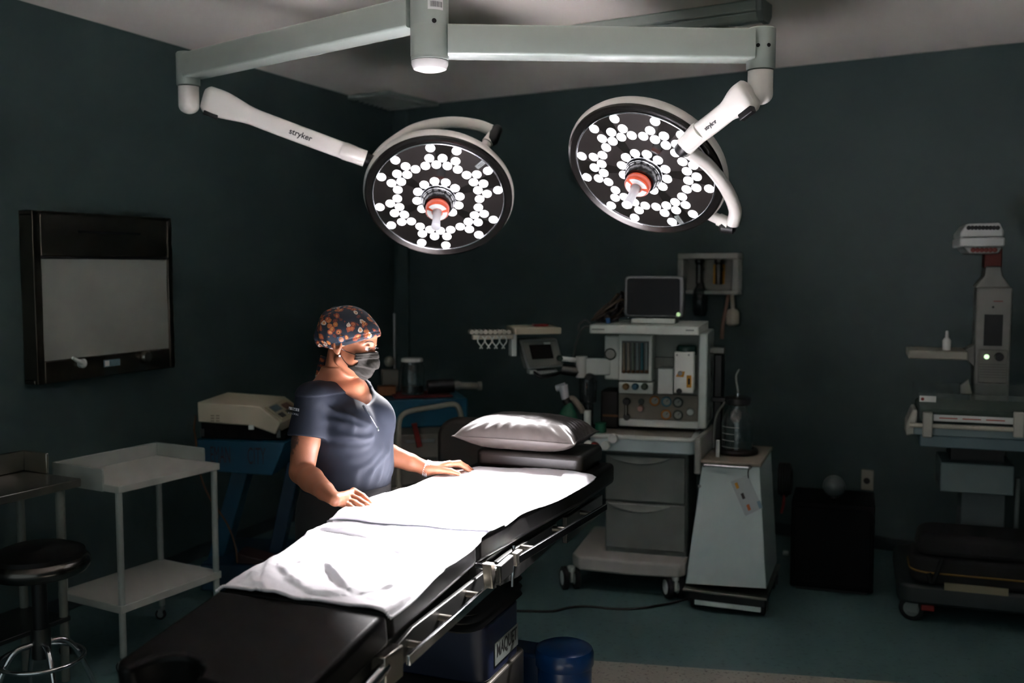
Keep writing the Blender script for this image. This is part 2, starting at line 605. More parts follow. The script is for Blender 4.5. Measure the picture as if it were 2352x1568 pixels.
# ---------------------------------------------------------------- x-ray viewer on the left wall
t = thing('x_ray_viewer', 'wall mounted stainless x-ray film viewer with pale unlit screen', 'light box', (CORNER.x, CORNER.y, 0), LFR.yaw)
off = -.09
u0, u1, z0, z1 = LFR.rect(80, 495, 398, 862, off)
z1 = LFR.L(230, 492, off)[2]; z0 = LFR.L(240, 864, off)[2]
s0, s1, y0, y1 = LFR.rect(102, 592, 386, 815, off)
y1 = LFR.L(240, 597, off)[2]; y0 = LFR.L(245, 812, off)[2]
M_vs = mat('dark_stainless', (112, 104, 94), .28, 1.0, var=.12, scale=6)
m = MB()
m.box(u0, u1, off, -.002, z1 - .02, z1); m.box(u0, u1, off + .02, -.002, z0, z0 + .02)
m.box(u0, u0 + .02, off, -.002, z0 + .02, z1 - .02); m.box(u1 - .02, u1, off, -.002, z0 + .02, z1 - .02)
m.box(u0, s0 - .008, off, off + .012, z0, z1); m.box(s1 + .008, u1, off, off + .012, z0, z1)
m.box(s0 - .008, s1 + .008, off, off + .012, y1 + .018, z1); m.box(s0 - .008, s1 + .008, off, off + .012, z0, y0 - .008)
m.build('case', M_vs, t, bevel=.004)
MB().box(s0 - .006, s1 + .006, off + .008, off + .016, y0 - .006, y1 + .004).build('screen', mat('opal_acrylic', (150, 154, 146), .5), t)
MB().box(s0 - .01, s1 + .01, off - .006, off + .008, y1 + .004, y1 + .018).build('film_clip', M_black, t, bevel=.002)
a = LFR.L(178, 529, off); b = LFR.L(322, 535, off)
MB().box(a[0], b[0], off - .003, off + .001, a[2] - .012, a[2]).build('slot', M_black, t)
k = LFR.L(331, 819, off)
m = MB(); m.lathe([(0, 0), (.03, 0), (.034, .006), (.034, .022), (.028, .03), (0, .032)], k, 24, basis((1, 0, 0), (0, 0, 1), (0, 0, 0)).to_3x3())
m.build('dimmer_knob', M_steel, t)
k = Vector(LFR.L(185, 834, off))
m = MB(); m.lathe([(0, 0), (.022, 0), (.024, .02), (.014, .03), (0, .032)], k, 20, basis((1, 0, 0), (0, 0, 1), (0, 0, 0)).to_3x3())
m.tube([k + Vector((0, -.02, 0)), k + Vector((-.05, -.03, .02)), k + Vector((-.075, -.03, .035))], [.012, .01, .008])
m.build('switch', M_pale, t)
k = LFR.L(257, 833, off)
MB().box(k[0] - .055, k[0] + .055, off - .002, off + .001, k[2] - .018, k[2] + .018).build('rating_plate', mat('pale_blue_label', (110, 140, 152), .5), t)
MB().box(k[0] - .05, k[0] - .02, off - .003, off, k[2] - .014, k[2] + .014).build('rating_mark', M_label, t)

# wall socket on the back wall
t = thing('wall_socket', 'single electric socket with pale plate on the back wall', 'socket', (CORNER.x, CORNER.y, 0), BFR.yaw)
u0, u1, z0, z1 = BFR.rect(1978, 1079, 2006, 1126, -.012)
MB().box(u0, u1, -.012, -.001, z0, z1).build('plate', mat('socket_plate', (176, 172, 160), .5), t, bevel=.004)
k = BFR.L(1991, 1104, -.012)
m = MB(); m.lathe([(0, -.001), (.018, -.001), (.02, .002), (0, .002)], k, 20, basis((1, 0, 0), (0, 0, 1), (0, 0, 0)).to_3x3())
m.build('socket_hole', M_black, t)

# recessed gas outlet frame on the back wall
t = thing('gas_outlet_box', 'white framed wall box of gas outlets with an orange notice behind the monitor', 'gas outlet', (CORNER.x, CORNER.y, 0), BFR.yaw)
u0, u1, z0, z1 = BFR.rect(1556, 581, 1695, 676, -.09)
m = MB()
w = .04
m.box(u0, u1, -.09, -.002, z1 - w, z1); m.box(u0, u1, -.09, -.002, z0, z0 + w * .6)
m.box(u0, u0 + w, -.09, -.002, z0 + w * .6, z1 - w); m.box(u1 - w, u1, -.09, -.002, z0 + w * .6, z1 - w)
m.build('frame', mat('grey_white_frame', (170, 172, 166), .5), t, bevel=.006)
MB().box(u0 + w, u1 - w, -.012, -.002, z0 + .02, z1 - w).build('back_panel', mat('outlet_panel', (130, 128, 120), .5), t)
c0, c1, d0, d1 = BFR.rect(1638, 607, 1664, 652, -.02)
MB().box(c0, c1, -.018, -.012, d0, d1).build('orange_notice', M_yellow, t)
for px, nm in ((1606, 'flowmeter'), (1651, 'flowmeter')):
    k = Vector(BFR.L(px, 628, -.06))
    m = MB(); m.cyl(k + Vector((0, 0, -.07)), k + Vector((0, 0, .07)), .022); m.sphere(k + Vector((0, 0, .08)), .03)
    m.cyl(k + Vector((0, .0, .03)), k + Vector((0, .05, .03)), .018)
    m.build(nm, M_dsteel, t)
k = Vector(BFR.L(1608, 690, -.06))
m = MB(); m.lathe([(0, -.11), (.04, -.1), (.05, -.06), (.05, .06), (.03, .09), (.022, .12), (0, .12)], k, 24)
m.build('humidifier_bottle', mat('smoked_glass', (70, 80, 82), .08, trans=.7), t)
# suction regulator hanging under the box
k = Vector(BFR.L(1683, 728, -.07))
top = Vector(BFR.L(1682, 677, -.07))
t2 = thing('vacuum_regulator', 'white bottle shaped vacuum trap hanging below the wall gas box', 'regulator', (CORNER.x, CORNER.y, 0), BFR.yaw)
m = MB(); m.lathe([(0, -.055), (.03, -.055), (.042, -.045), (.042, .03), (.03, .05), (.012, .055), (0, .056)], k, 24)
m.build('trap_bottle', mat('ivory_plastic', (188, 182, 166), .4), t2)
MB().cyl(k + Vector((0, 0, .05)), top, .014).build('stem', mat('ivory_plastic', (188, 182, 166), .4), t2)
pts = spline([top + Vector((-.02, -.02, .0)), Vector(BFR.L(1668, 705, -.09)), Vector(BFR.L(1660, 745, -.1)), Vector(BFR.L(1658, 778, -.1))])
MB().tube(pts, .012).build('hose', mat('pinkish_hose', (150, 118, 104), .5), t2)

# ---------------------------------------------------------------- world, fill and camera
w = bpy.data.worlds.new('dim_surroundings'); SC.world = w; w.use_nodes = True
bg = w.node_tree.nodes['Background']
bg.inputs[0].default_value = (.80, .95, .97, 1)
bg.inputs[1].default_value = .46

cam = bpy.data.cameras.new('camera'); co = bpy.data.objects.new('camera', cam); COL.objects.link(co)
co.location = (0, 0, HC); co.rotation_euler = (PI / 2 - TH, 0, 0)
cam.sensor_width = 36; cam.lens = F / 2352 * 36
cam.clip_start = .05
cam.dof.use_dof = True; cam.dof.focus_distance = 3.35; cam.dof.aperture_fstop = 2.2
SC.camera = co
SC.cycles.sample_clamp_indirect = 0.0
vs = SC.view_settings
vs.view_transform = 'Standard'; vs.look = 'None'; vs.gamma = 1; vs.exposure = 0; vs.use_curve_mapping = False
SC.display_settings.display_device = 'sRGB'
# ================================================================== SURGICAL LIGHTS
UP = Vector((0, 0, 1))
PD = 3.4
post = atY(987, 100, PD); POSTX, POSTY = post.x, post.y
zb = atY(987, 140, PD).z
zj = atY(987, 42, PD).z
M_grip = mat('frosted_grip', (226, 228, 232), .35, trans=.35)
M_litwhite = mat('lamp_white_lit', (208, 205, 198), .32, var=.02, coat=.2)  # brighter copy of the lamp white, stronger light painted into the colour
M_pearl = mat('white_satin_cap', (222, 220, 218), .3)
t = thing('lamp_column', 'white round column from the ceiling carrying both surgical lamp arms', 'lamp column', (POSTX, POSTY, 0))
MB().cyl((0, 0, zj + .002), (0, 0, H - .04), .0625, n=40).build('upper_tube', M_lampwhite, t)
MB().cyl((0, 0, zb), (0, 0, zj), .063, n=40).build('lower_tube', M_lampwhite, t, bevel=.002)
m = MB(); m.lathe([(0, zb - .036), (.035, zb - .035), (.055, zb - .028), (.062, zb - .012), (.062, zb - .002), (0, zb - .002)], n=40)
m.build('end_cap', M_pearl, t)
m = MB(); m.lathe([(.063, H - .002), (.16, H - .002), (.16, H - .03), (.09, H - .05), (.063, H - .05)], n=40)
m.build('mounting_flange', M_lampwhite, t)
# rating label on the column, facing the room
lb = atY(1012, 12, PD)
a = math.atan2(-PD, -lb.x * 0 + .0)
d = Vector((.4, -.92, 0)).normalized(); side = Vector((.92, .4, 0)).normalized()
ML = basis(side, UP, d * .0622 + Vector((0, 0, lb.z)))
m = MB(); 
for i in range(6):
    a0 = -.022 + i * .0073
    pass
pl = [(d * math.cos(x) + side * math.sin(x)) * .0649 for x in [-.42 + .14 * i for i in range(7)]]
m = MB(); vsx = []
for p in pl: vsx += [p + Vector((0, 0, lb.z - .028)), p + Vector((0, 0, lb.z + .03))]
m.add(vsx, [(2 * i, 2 * i + 2, 2 * i + 3, 2 * i + 1) for i in range(6)]).build('rating_label', M_label, t)
m = MB(); rnd = random.Random(4); x = -.3
while x < .34:
    wd = rnd.choice([.012, .02, .03])
    for q, hh in ((.01, .022), (-.02, -.002)):
        A = (d * math.cos(x) + side * math.sin(x)) * .0653; B = (d * math.cos(x + wd) + side * math.sin(x + wd)) * .0653
        m.add([A + Vector((0, 0, lb.z + q)), B + Vector((0, 0, lb.z + q)), B + Vector((0, 0, lb.z + hh)), A + Vector((0, 0, lb.z + hh))], [(0, 1, 2, 3)])
    x += wd + rnd.choice([.012, .022])
m.build('bar_code', M_ink, t)
sc = atY(1007, 58, PD)
dd = Vector((.3, -.954, 0)).normalized()
m = MB(); m.lathe([(0, 0), (.007, 0), (.008, -.002), (0, -.002)], dd * .0655 + Vector((0, 0, sc.z)), 16, basis(dd.cross(UP), UP, (0, 0, 0)).to_3x3())
m.build('screw', M_rubber, t)

RECT = rr(-1, 1, -1, 1, .35, 4)
def build_lamp(label, c, n, roll, hub, z_arm, tsize, spring, yoke, stub, cap_at, brand_at, blink):
    """one complete surgical light: swivel arm, knuckle, spring arm, yoke and lamp head"""
    base = Vector((POSTX, POSTY, 0))
    t = thing('surgical_light', label, 'surgical light', base)
    B = lambda p: Vector(p) - base
    # horizontal extension arm
    h0 = B(Vector((POSTX, POSTY, z_arm))); h1 = B(Vector((hub.x, hub.y, z_arm)))
    dr = (h1 - h0).normalized(); sd = dr.cross(UP)
    m = MB()
    m.torus(h0, .066, .05, n=4, m=4) if False else None
    m.lathe([(.0632, -.052), (.0642, -.052), (.0645, -.05), (.0645, .05), (.0642, .052), (.0632, .052)], h0, 40)
    prof = rr(-.052, .052, -.05, .05, .009, 3)
    m.tube([h0 + dr * .06, h1 - dr * .035], 1.0, prof=prof, up=UP)
    m.build('extension_arm', M_lampwhite, t)
    # end hub
    m = MB(); m.lathe([(0, .06), (.044, .06), (.049, .055), (.049, -.075), (.046, -.079), (0, -.079)], h1, 36)
    m.build('hub', M_lampwhite, t)
    m = MB()
    for ang in (-.2, .55):
        vd = (Vector((-hub.x, -hub.y, 0)).normalized())
        q = Vector((vd.x * math.cos(ang) - vd.y * math.sin(ang), vd.x * math.sin(ang) + vd.y * math.cos(ang), 0))
        m.lathe([(0, .0015), (.006, .0015), (.007, -.001), (0, -.001)], h1 + q * .0495 + Vector((0, 0, -.005)), 14, basis(q.cross(UP) * -1, UP, (0, 0, 0)).to_3x3())
    m.build('hub_screw', M_rubber, t)
    # knuckle below the hub
    S = [B(p) for p in spring]
    k0 = h1 + Vector((0, 0, -.083))
    m = MB(); m.cyl(k0, k0 + Vector((0, 0, -.08)), .043, n=32)
    tocam = (Vector((0, 0, HC)) - hub).normalized()
    m.sphere(k0 + Vector((0, 0, -.08)), (.043, .043, .034), 28, 14)
    m.build('knuckle', M_litwhite, t)
    # spring arm: a fat paddle that slims to a bar, then a sleeve
    sp = spline(S, 8)
    tot = [0]
    for a, b in zip(sp, sp[1:]): tot.append(tot[-1] + (b - a).length)
    L = tot[-1]
    rad = []
    for d0 in tot:
        f = d0 / L
        rad.append(.058 * (1 - sstep(.08, .32, f)) + .036 * sstep(.08, .32, f))
    rad[0] = .04; rad[1] = .052
    dirs = (S[-1] - S[0]).normalized()
    upv = tocam
    prof = [(x * 1.0, y * .72) for x, y in rr(-1, 1, -1, 1, .55, 5)]
    arm = MB().tube(sp, rad, prof=prof, up=upv).build('spring_arm', M_litwhite, t)
    e = S[-1]; pd = (sp[-1] - sp[-4]).normalized()
    m = MB(); m.tube([e - pd * .11, e - pd * .09, e - pd * .03, e], [.034, .039, .036, .027], 24)
    m.build('arm_sleeve', M_litwhite, t)
    m = MB(); m.tube([e, e + pd * .012, e + pd * .04, e + pd * .05], [.026, .029, .027, .012], 20)
    m.build('swivel_cap', M_black, t)
    kk = S[0] + (S[1] - S[0]) * .3 - Vector((0, 0, .055)) + tocam * .02
    m = MB(); m.box(-.03, .03, -.012, .012, -.012, .012); m.xf(Matrix.Translation(kk) @ basis(dirs, UP, (0, 0, 0)))
    m.build('knuckle_plug', M_black, t, bevel=.003)
    # brand on the spring arm
    f = brand_at
    P0 = sp[0]; i = min(range(len(sp)), key=lambda q: abs(tot[q] / L - f))
    P = sp[i]; ax = (sp[i + 1] - sp[i - 1]).normalized()
    if ax.x < 0: ax = -ax
    outw = (upv - ax * upv.dot(ax)).normalized()
    upn = outw.cross(ax)
    text('stryker', tsize, basis(ax, upn, P + outw * (.036 * .72 + .0012)), M_ink, arm, 'brand_lettering', bold=.0006)
    # yoke tube, its cap and the stub that carries the head
    Y = spline([B(p) for p in yoke], 9)
    MB().tube(Y, .0255, 18).build('yoke', M_litwhite, t)
    st = [B(p) for p in stub]
    m = MB(); m.tube([st[0], st[0] + (st[1] - st[0]) * .5, st[0] + (st[1] - st[0]) * .52, st[1]], [.026, .026, .021, .021], 20)
    m.build('yoke_stub', M_litwhite, t)
    q = [B(p) for p in cap_at]
    m = MB(); m.tube([q[0], q[0] + (q[1] - q[0]) * .15, q[0] + (q[1] - q[0]) * .85, q[1]], [.014, .026, .026, .014], 18)
    m.build('yoke_cap', M_black, t)
    # ---- head, in its own axes: x right, y up, z out of the lit face
    z = n.normalized()
    x0 = UP.cross(z).normalized(); y0 = z.cross(x0)
    x = x0 * math.cos(roll) + y0 * math.sin(roll); y = z.cross(x)
    Mh = Matrix.Identity(4)
    for i2 in range(3):
        Mh[i2][0], Mh[i2][1], Mh[i2][2] = x[i2], y[i2], z[i2]
    Mh.translation = B(c)
    def hb(mb, *a, **k):
        return mb.xf(Mh).build(*a, **k)
    RR = .32
    head = hb(MB().lathe([(RR - .012, -.004), (RR + .004, -.006), (RR + .012, -.018), (RR + .013, -.034), (RR + .006, -.05), (.27, -.062), (.15, -.072), (0, -.074)], n=72), 'lamp_housing', M_litwhite, t)
    hb(MB().lathe([(.292, .0), (RR - .006, .009), (RR + .003, .004), (RR + .005, -.008)], n=72), 'face_rim', mat('dark_gloss_rim', (40, 38, 36), .18, metal=.6), head)
    hb(MB().lathe([(.07, -.001), (.15, -.0005), (.294, .0)], n=72), 'face_plate', mat('smoked_face', (26, 23, 21), .16, spec=.6, coat=.5), head)
    hb(MB().torus((0, 0, .003), .289, .0035, n=72), 'face_ring', M_chrome, head)
    # six darker reflector wedges
    for k in range(6):
        a0 = R(60 * k - 22); a1 = R(60 * k + 22)
        vsx = []
        for i2 in range(9):
            aa = a0 + (a1 - a0) * i2 / 8
            vsx += [(math.cos(aa) * .085, math.sin(aa) * .085, .0004), (math.cos(aa) * .285, math.sin(aa) * .285, .0008)]
        hb(MB().add(vsx, [(2 * i2, 2 * i2 + 1, 2 * i2 + 3, 2 * i2 + 2) for i2 in range(8)]), 'reflector_wedge', mat('grey_reflector', (46, 42, 40), .3, metal=.5), head)
    # 66 lit lenses: 12 + 24 + six triplets + six pairs
    pos = []
    for k in range(12): pos.append((.297 * RR, 15 + 30 * k))
    for k in range(24): pos.append((.565 * RR, 7.5 + 15 * k))
    for k in range(6):
        for dlt in (-15, 0, 15): pos.append((.675 * RR, 30 + 60 * k + dlt))
        for dlt in (-12, 12): pos.append((.832 * RR, 30 + 60 * k + dlt))
    led = bpy.data.meshes.new('led_lens')
    lm = MB().lathe([(0, .006), (.008, .0055), (.016, .0035), (.0198, 0), (.0198, -.002)], n=20)
    led.from_pydata(lm.v, [], lm.f); led.update()
    led.polygons.foreach_set('use_smooth', [True] * len(led.polygons))
    led.materials.append(M_led)
    for (rr_, an) in pos:
        o = bpy.data.objects.new('led_lens', led); COL.objects.link(o)
        o.parent = head
        o.matrix_local = Mh @ Matrix.Translation((rr_ * math.cos(R(an)), rr_ * math.sin(R(an)), .001))
    # centre dome, orange collar, sterile grip
    hb(MB().lathe([(.078, -.001), (.078, .006), (.07, .01), (.068, .045), (.06, .06), (0, .062)], n=40), 'centre_dome', mat('dome_black', (12, 11, 11), .2), head)
    hb(MB().torus((0, 0, .006), .075, .003, n=48).torus((0, 0, .02), .071, .0018, n=48), 'centre_ring', M_chrome, head)
    hb(MB().lathe([(0, .06), (.05, .062), (.052, .068), (.052, .088), (.048, .094), (.02, .097), (0, .097)], n=40), 'orange_collar', M_orange, head)
    for (a0, a1) in ((-60, 60), (80, 160), (200, 280)):
        a0 += 90; a1 += 90
        vsx = []
        for i2 in range(9):
            aa = R(a0 + (a1 - a0) * i2 / 8)
            vsx += [(math.cos(aa) * .024, math.sin(aa) * .024, .0984), (math.cos(aa) * .045, math.sin(aa) * .045, .0966)]
        hb(MB().add(vsx, [(2 * i2, 2 * i2 + 1, 2 * i2 + 3, 2 * i2 + 2) for i2 in range(8)]), 'collar_label', M_label, head)
    hb(MB().lathe([(.0, .095), (.021, .096), (.018, .11), (.0165, .15), (.019, .19), (.021, .196), (.015, .2), (0, .2)], n=24), 'handle_grip', M_grip, head)
    # small rating plate near the rim
    aa = R(blink)
    MP = Matrix.Translation((math.cos(aa) * .262, math.sin(aa) * .262, .002)) @ Matrix.Rotation(aa, 4, 'Z')
    hb(MB().box(-.022, .022, -.011, .011, 0, .0015).xf(MP), 'rating_plate', M_grey, head)
    hb(MB().box(-.006, .016, -.006, -.004, .0015, .0019).box(-.012, .016, .001, .003, .0015, .0019).xf(MP), 'rating_print', M_ink, head)
    # the light itself: seven beams leaving the lens ring
    for k in range(7):
        rr_, an = (.0, 0) if k == 6 else (.675 * RR, 30 + 60 * k)
        ld = bpy.data.lights.new('lamp_beam', 'SPOT')
        ld.energy = LAMP_W
        ld.color = (1.0, .965, .985)
        ld.spot_size = R(SPOT); ld.spot_blend = 1.0
        ld.shadow_soft_size = .018
        lo = bpy.data.objects.new('lamp_beam', ld); COL.objects.link(lo)
        lo.parent = head
        lp_ = Vector((rr_ * math.cos(R(an)), rr_ * math.sin(R(an)), 0))
        tgt = Mh.to_3x3().inverted() @ (AIM - c) + lp_ * .45         # beams converge towards the table
        aim = Vector((0, 0, -1)).rotation_difference((tgt - lp_).normalized())
        lo.matrix_local = Mh @ Matrix.Translation((rr_ * math.cos(R(an)), rr_ * math.sin(R(an)), .012 if k < 6 else .21)) @ aim.to_matrix().to_4x4()
    return t

LAMP_W = 700.0
SPOT = 31
AIM = Vector((-.09, 3.16, .98))
M_led = mat('lit_lens', (250, 250, 255), .3, emit=(252, 248, 255), estr=7.0, var=0)

def face_normal(c, ratio_deg, img):
    v = (Vector((0, 0, HC)) - c).normalized()
    m3 = Vector((img[0], 0, -img[1])); m3 = (m3 - v * m3.dot(v)).normalized()
    return v * math.cos(R(ratio_deg)) + m3 * math.sin(R(ratio_deg))

# left lamp
c1 = atY(1007, 456, 4.41)
n1 = face_normal(c1, 37.8, (-.10, .995))
hub1 = atY(432, 160, 4.33)
za1 = atY(945, 27, PD).z
hub1.z = za1
d1 = 4.37
build_lamp('surgical light on the left arm with level head above the nurse, brand facing the room', c1, n1, R(-8), hub1, za1, .034,
    [atY(468, 226, 4.25), atY(520, 244, 4.26), atY(620, 283, 4.28), atY(735, 326, 4.31), atY(838, 364, 4.36)],
    [atY(858, 372, 4.40), atY(893, 334, 4.46), atY(955, 296, 4.52), atY(1030, 281, 4.56), atY(1095, 287, 4.54), atY(1138, 303, 4.49)],
    [atY(1132, 312, 4.49), atY(1106, 345, 4.44)], [atY(1144, 290, 4.50), atY(1128, 330, 4.46)], .60, 52)
# right lamp
c2 = atY(1480, 395, 4.0)
n2 = face_normal(c2, 45.2, (-.457, .889))
hub2 = atY(1748, 106, 3.47)
za2 = atY(1030, 96, PD).z
hub2.z = za2
build_lamp('surgical light on the right arm with tilted head above the monitor', c2, n2, R(-40), hub2, za2, .020,
    [atY(1728, 214, 3.42), atY(1690, 240, 3.46), atY(1640, 280, 3.54), atY(1600, 310, 3.62), atY(1576, 333, 3.68)],
    [atY(1578, 346, 3.72), atY(1625, 378, 3.80), atY(1665, 428, 3.88), atY(1688, 480, 3.95), atY(1683, 515, 3.99)],
    [atY(1676, 515, 4.0), atY(1628, 493, 4.05)], [atY(1690, 524, 4.0), atY(1652, 519, 4.02)], .52, -34)
# ================================================================== OPERATING TABLE
TYAW = R(-21.5)
TF = FR(-.332, 2.921, TYAW)
ZT = .965
t = thing_fr(TF, 'operating_table', 'black padded operating table with chrome side rails under the white sheets', 'operating table')
def rotx(p, ang):       # tilt downwards towards the foot about a cross axis at p=(y,z)
    return Matrix.Translation((0, p[0], p[1])) @ Matrix.Rotation(ang, 4, 'X') @ Matrix.Translation((0, -p[0], -p[1]))
K1 = (0.0, ZT); A1 = R(5)
k2v = rotx(K1, A1) @ Vector((0, -.535, ZT)); K2 = (k2v.y, k2v.z); A2 = R(8)
MS = rotx(K1, A1)
MFt = rotx(K2, A2) @ Matrix.Translation((0, K2[0] + .535 - .0, K2[1] - ZT)) 
def smoothpoly(p): return p
def pad(poly, z0, z1, M=None, name='mattress_section', bevel=.02, mt=None):
    m = MB(); m.prism(poly, 'z', z0, z1)
    if M is not None: m.xf(M)
    return m.build(name, mt or M_leather, t, bevel=bevel, seg=4)
back = [(-.2465, .012), (.2465, .012), (.275, .4), (.312, .85), (.32, 1.22), (-.2, 1.22), (-.215, .85), (-.235, .4)]
pad(back, ZT - .085, ZT)
pad([(-.2465, -.528), (.2465, -.528), (.2465, .004), (-.2465, .004)], ZT - .085, ZT, MS)
notch = []
for i in range(13):
    a = PI * i / 12
    notch.append((-.105 + .085 * math.cos(a), -.925 + .085 * math.sin(a)))
foot = [(-.2465, -.535), (-.2465, -.9), (-.225, -.925)] + notch[::-1] + [(.22, -.925), (.2465, -.9), (.2465, -.535)]
MF2 = rotx(K2, A2) @ Matrix.Translation((0, K2[0] + .535, K2[1] - ZT))
pad(foot, ZT - .085, ZT, MF2)
# steel under-frames
for (y0, y1, M, x0, x1) in ((.02, 1.2, None, -.2, .24), (-.515, -.01, MS, -.22, .22), (-.9, -.55, MF2, -.22, .22)):
    m = MB()
    m.box(x1 - .03, x1, y0, y1, ZT - .135, ZT - .086); m.box(x0, x0 + .03, y0, y1, ZT - .135, ZT - .086)
    m.box(x0 + .03, x1 - .03, y0, y0 + .03, ZT - .13, ZT - .086); m.box(x0 + .03, x1 - .03, y1 - .03, y1, ZT - .13, ZT - .086)
    m.box(x0 + .03, x1 - .03, y0 + .03, y1 - .03, ZT - .094, ZT - .086)
    if M is not None: m.xf(M)
    m.build('section_frame', M_dsteel, t, bevel=.004)
# side rails: right hand ones placed where they show, left ones mirrored
def rail(p, q, side, nposts):
    p = Vector(p); q = Vector(q)
    d = (q - p).normalized()
    r = MB().tube([p, q], 1.0, prof=[(-.005, -.0125), (.005, -.0125), (.005, .0125), (-.005, .0125)], up=(0, 0, 1)).build('side_rail', M_chrome, t, bevel=.002)
    for i in range(nposts):
        c = p + (q - p) * ((i + .5) / nposts)
        MB().cyl(c, c + Vector((-side * .052, 0, 0)), .009, n=14).build('rail_post', M_steel, r)
    return r
ur = .305
ra, rb = Vector(TF.X(937, 1517, ur)), Vector(TF.X(1132, 1343, ur))
rc, rd = Vector(TF.X(1190, 1285, ur + .01)), Vector(TF.X(1392, 1163, ur + .04))
rail(ra, rb, 1, 3); rail(rc, rd, 1, 3)
mir = lambda v, x: Vector((x, v.y, v.z))
rail(mir(ra, -ur), mir(rb, -ur), -1, 3); rail(mir(rc, -.29), mir(rd, -.255), -1, 3)
# steel plates behind the rails
def plate(poly, u0, u1, name='frame_plate', mt=M_dsteel):
    MB().prism(poly, 'x', u0, u1).build(name, mt, t, bevel=.002)
def pp(px, u): 
    return [TF.X(x, y, u)[1:] for x, y in px]
plate(pp([(897, 1500), (950, 1440), (1136, 1296), (1140, 1338), (960, 1495), (905, 1545)], .262), .25, .262)
plate(pp([(1144, 1290), (1180, 1262), (1280, 1200), (1278, 1245), (1190, 1325), (1150, 1345)], .268), .252, .268)
plate(pp([(1302, 1188), (1384, 1136), (1384, 1176), (1302, 1248)], .285), .268, .285)
# clamp with its knob by the joint
q = pp([(1124, 1296), (1134, 1291), (1138, 1350), (1129, 1352)], ur + .012)
MB().prism(q, 'x', ur - .012, ur + .016).build('rail_clamp', M_steel, t, bevel=.003)
k = Vector(TF.X(1160, 1306, ur + .035))
m = MB(); m.box(-.008, .008, -.05, .05, -.026, .026); m.xf(Matrix.Translation(k) @ Matrix.Rotation(R(3), 4, 'X'))
hd = m.build('clamp_handle', M_dsteel, t, bevel=.004)
MB().cyl(k + Vector((-.09, 0, 0)), k, .009, n=14).build('handle_spindle', M_chrome, hd)
k = Vector(TF.X(1178, 1290, .275))
m = MB(); m.tube([k + Vector((0, .004, .05)), k + Vector((.004, 0, .03)), k + Vector((0, -.006, -.05)), k + Vector((0, -.008, -.075))], .006, 8)
m.build('pull_wire', M_chrome, t)
k = Vector(TF.X(1193, 1282, ur + .014))
MB().box(k.x - .02, k.x, k.y - .02, k.y + .03, k.z - .02, k.z + .02).build('rail_stop', M_steel, t, bevel=.003)
# lower left end bracket and crank shaft
a = Vector(TF.X(905, 1520, .27))
MB().box(.235, .275, a.y - .05, a.y + .04, a.z - .05, a.z + .03).build('leg_bracket', M_steel, t, bevel=.004)
MB().cyl((.262, a.y - .03, a.z), (.262, a.y - .3, a.z - .05), .016, n=20).build('leg_shaft', M_chrome, t)
# column: bellows, blue cover, steel foot
m = MB(); nb = 7; prof = []
zt, zbm = .82, .635
vsx = []; rows = 2 * nb + 1
for i in range(rows):
    z = zt + (zbm - zt) * i / (rows - 1)
    g = .012 if i % 2 else -.008
    pl = rr(-.2 - g, .2 + g, .08 - g, .5 + g, .06, 5)
    vsx.append([(x, y, z) for x, y in pl])
n = len(vsx[0])
vv = [p for r_ in vsx for p in r_]
ff = [(i * n + k, i * n + (k + 1) % n, (i + 1) * n + (k + 1) % n, (i + 1) * n + k) for i in range(rows - 1) for k in range(n)]
ff += [tuple(range(n)), tuple((rows - 1) * n + k for k in range(n))]
m.add(vv, ff).build('bellows', M_rubber, t, smooth=30)
MB().prism(rr(-.2, .205, .15, .47, .05, 6), 'z', .455, .634).build('column_cover', mat('navy_plastic', (16, 26, 52), .4), t, bevel=.006)
MB().prism(rr(-.24, .215, -.02, .5, .04, 6), 'z', .09, .454).build('column_base', mat('base_steel', (96, 92, 86), .45, .8), t, bevel=.006)
MB().prism(rr(-.24, .2, -.25, .55, .08, 6), 'z', .02, .09).build('floor_plate', M_steel, t, bevel=.01)
for sx in (-.18, .14):
    for sy in (-.18, .48):
        MB().cyl((sx, sy, 0), (sx, sy, .022), .03).build('foot_pad', M_rubber, t)
MB().box(.012, .2, -.08, .6, .82, .835).build('top_plate', M_dsteel, t)
MB().box(-.2, .0, -.08, .6, .82, .835).build('top_plate', M_dsteel, t)
# maker's plate on the cover's right face
w0 = Vector(TF.X(1137, 1478, .2075)); w1 = Vector(TF.X(1190, 1442, .2075)); zb_ = TF.X(1138, 1530, .2075)[2]
ht = w0.z - zb_
lp = MB().box(.2052, .2078, w0.y, w1.y, zb_, w0.z).build('maker_plate', mat('pale_plate', (112, 118, 113), .5), t, bevel=.002)
text('MAQUET', .06, basis((0, 1, 0), (0, 0, 1), (.2081, (w0.y + w1.y) / 2, w0.z - ht * .42)), M_ink, lp, 'maker_lettering', width=(w1.y - w0.y) * .86, bold=.0008)
text('GETINGE', .016, basis((0, 1, 0), (0, 0, 1), (.2081, (w0.y + w1.y) / 2 + .04, w0.z - ht * .8)), M_ink, lp, 'maker_lettering', width=(w1.y - w0.y) * .4) if False else None

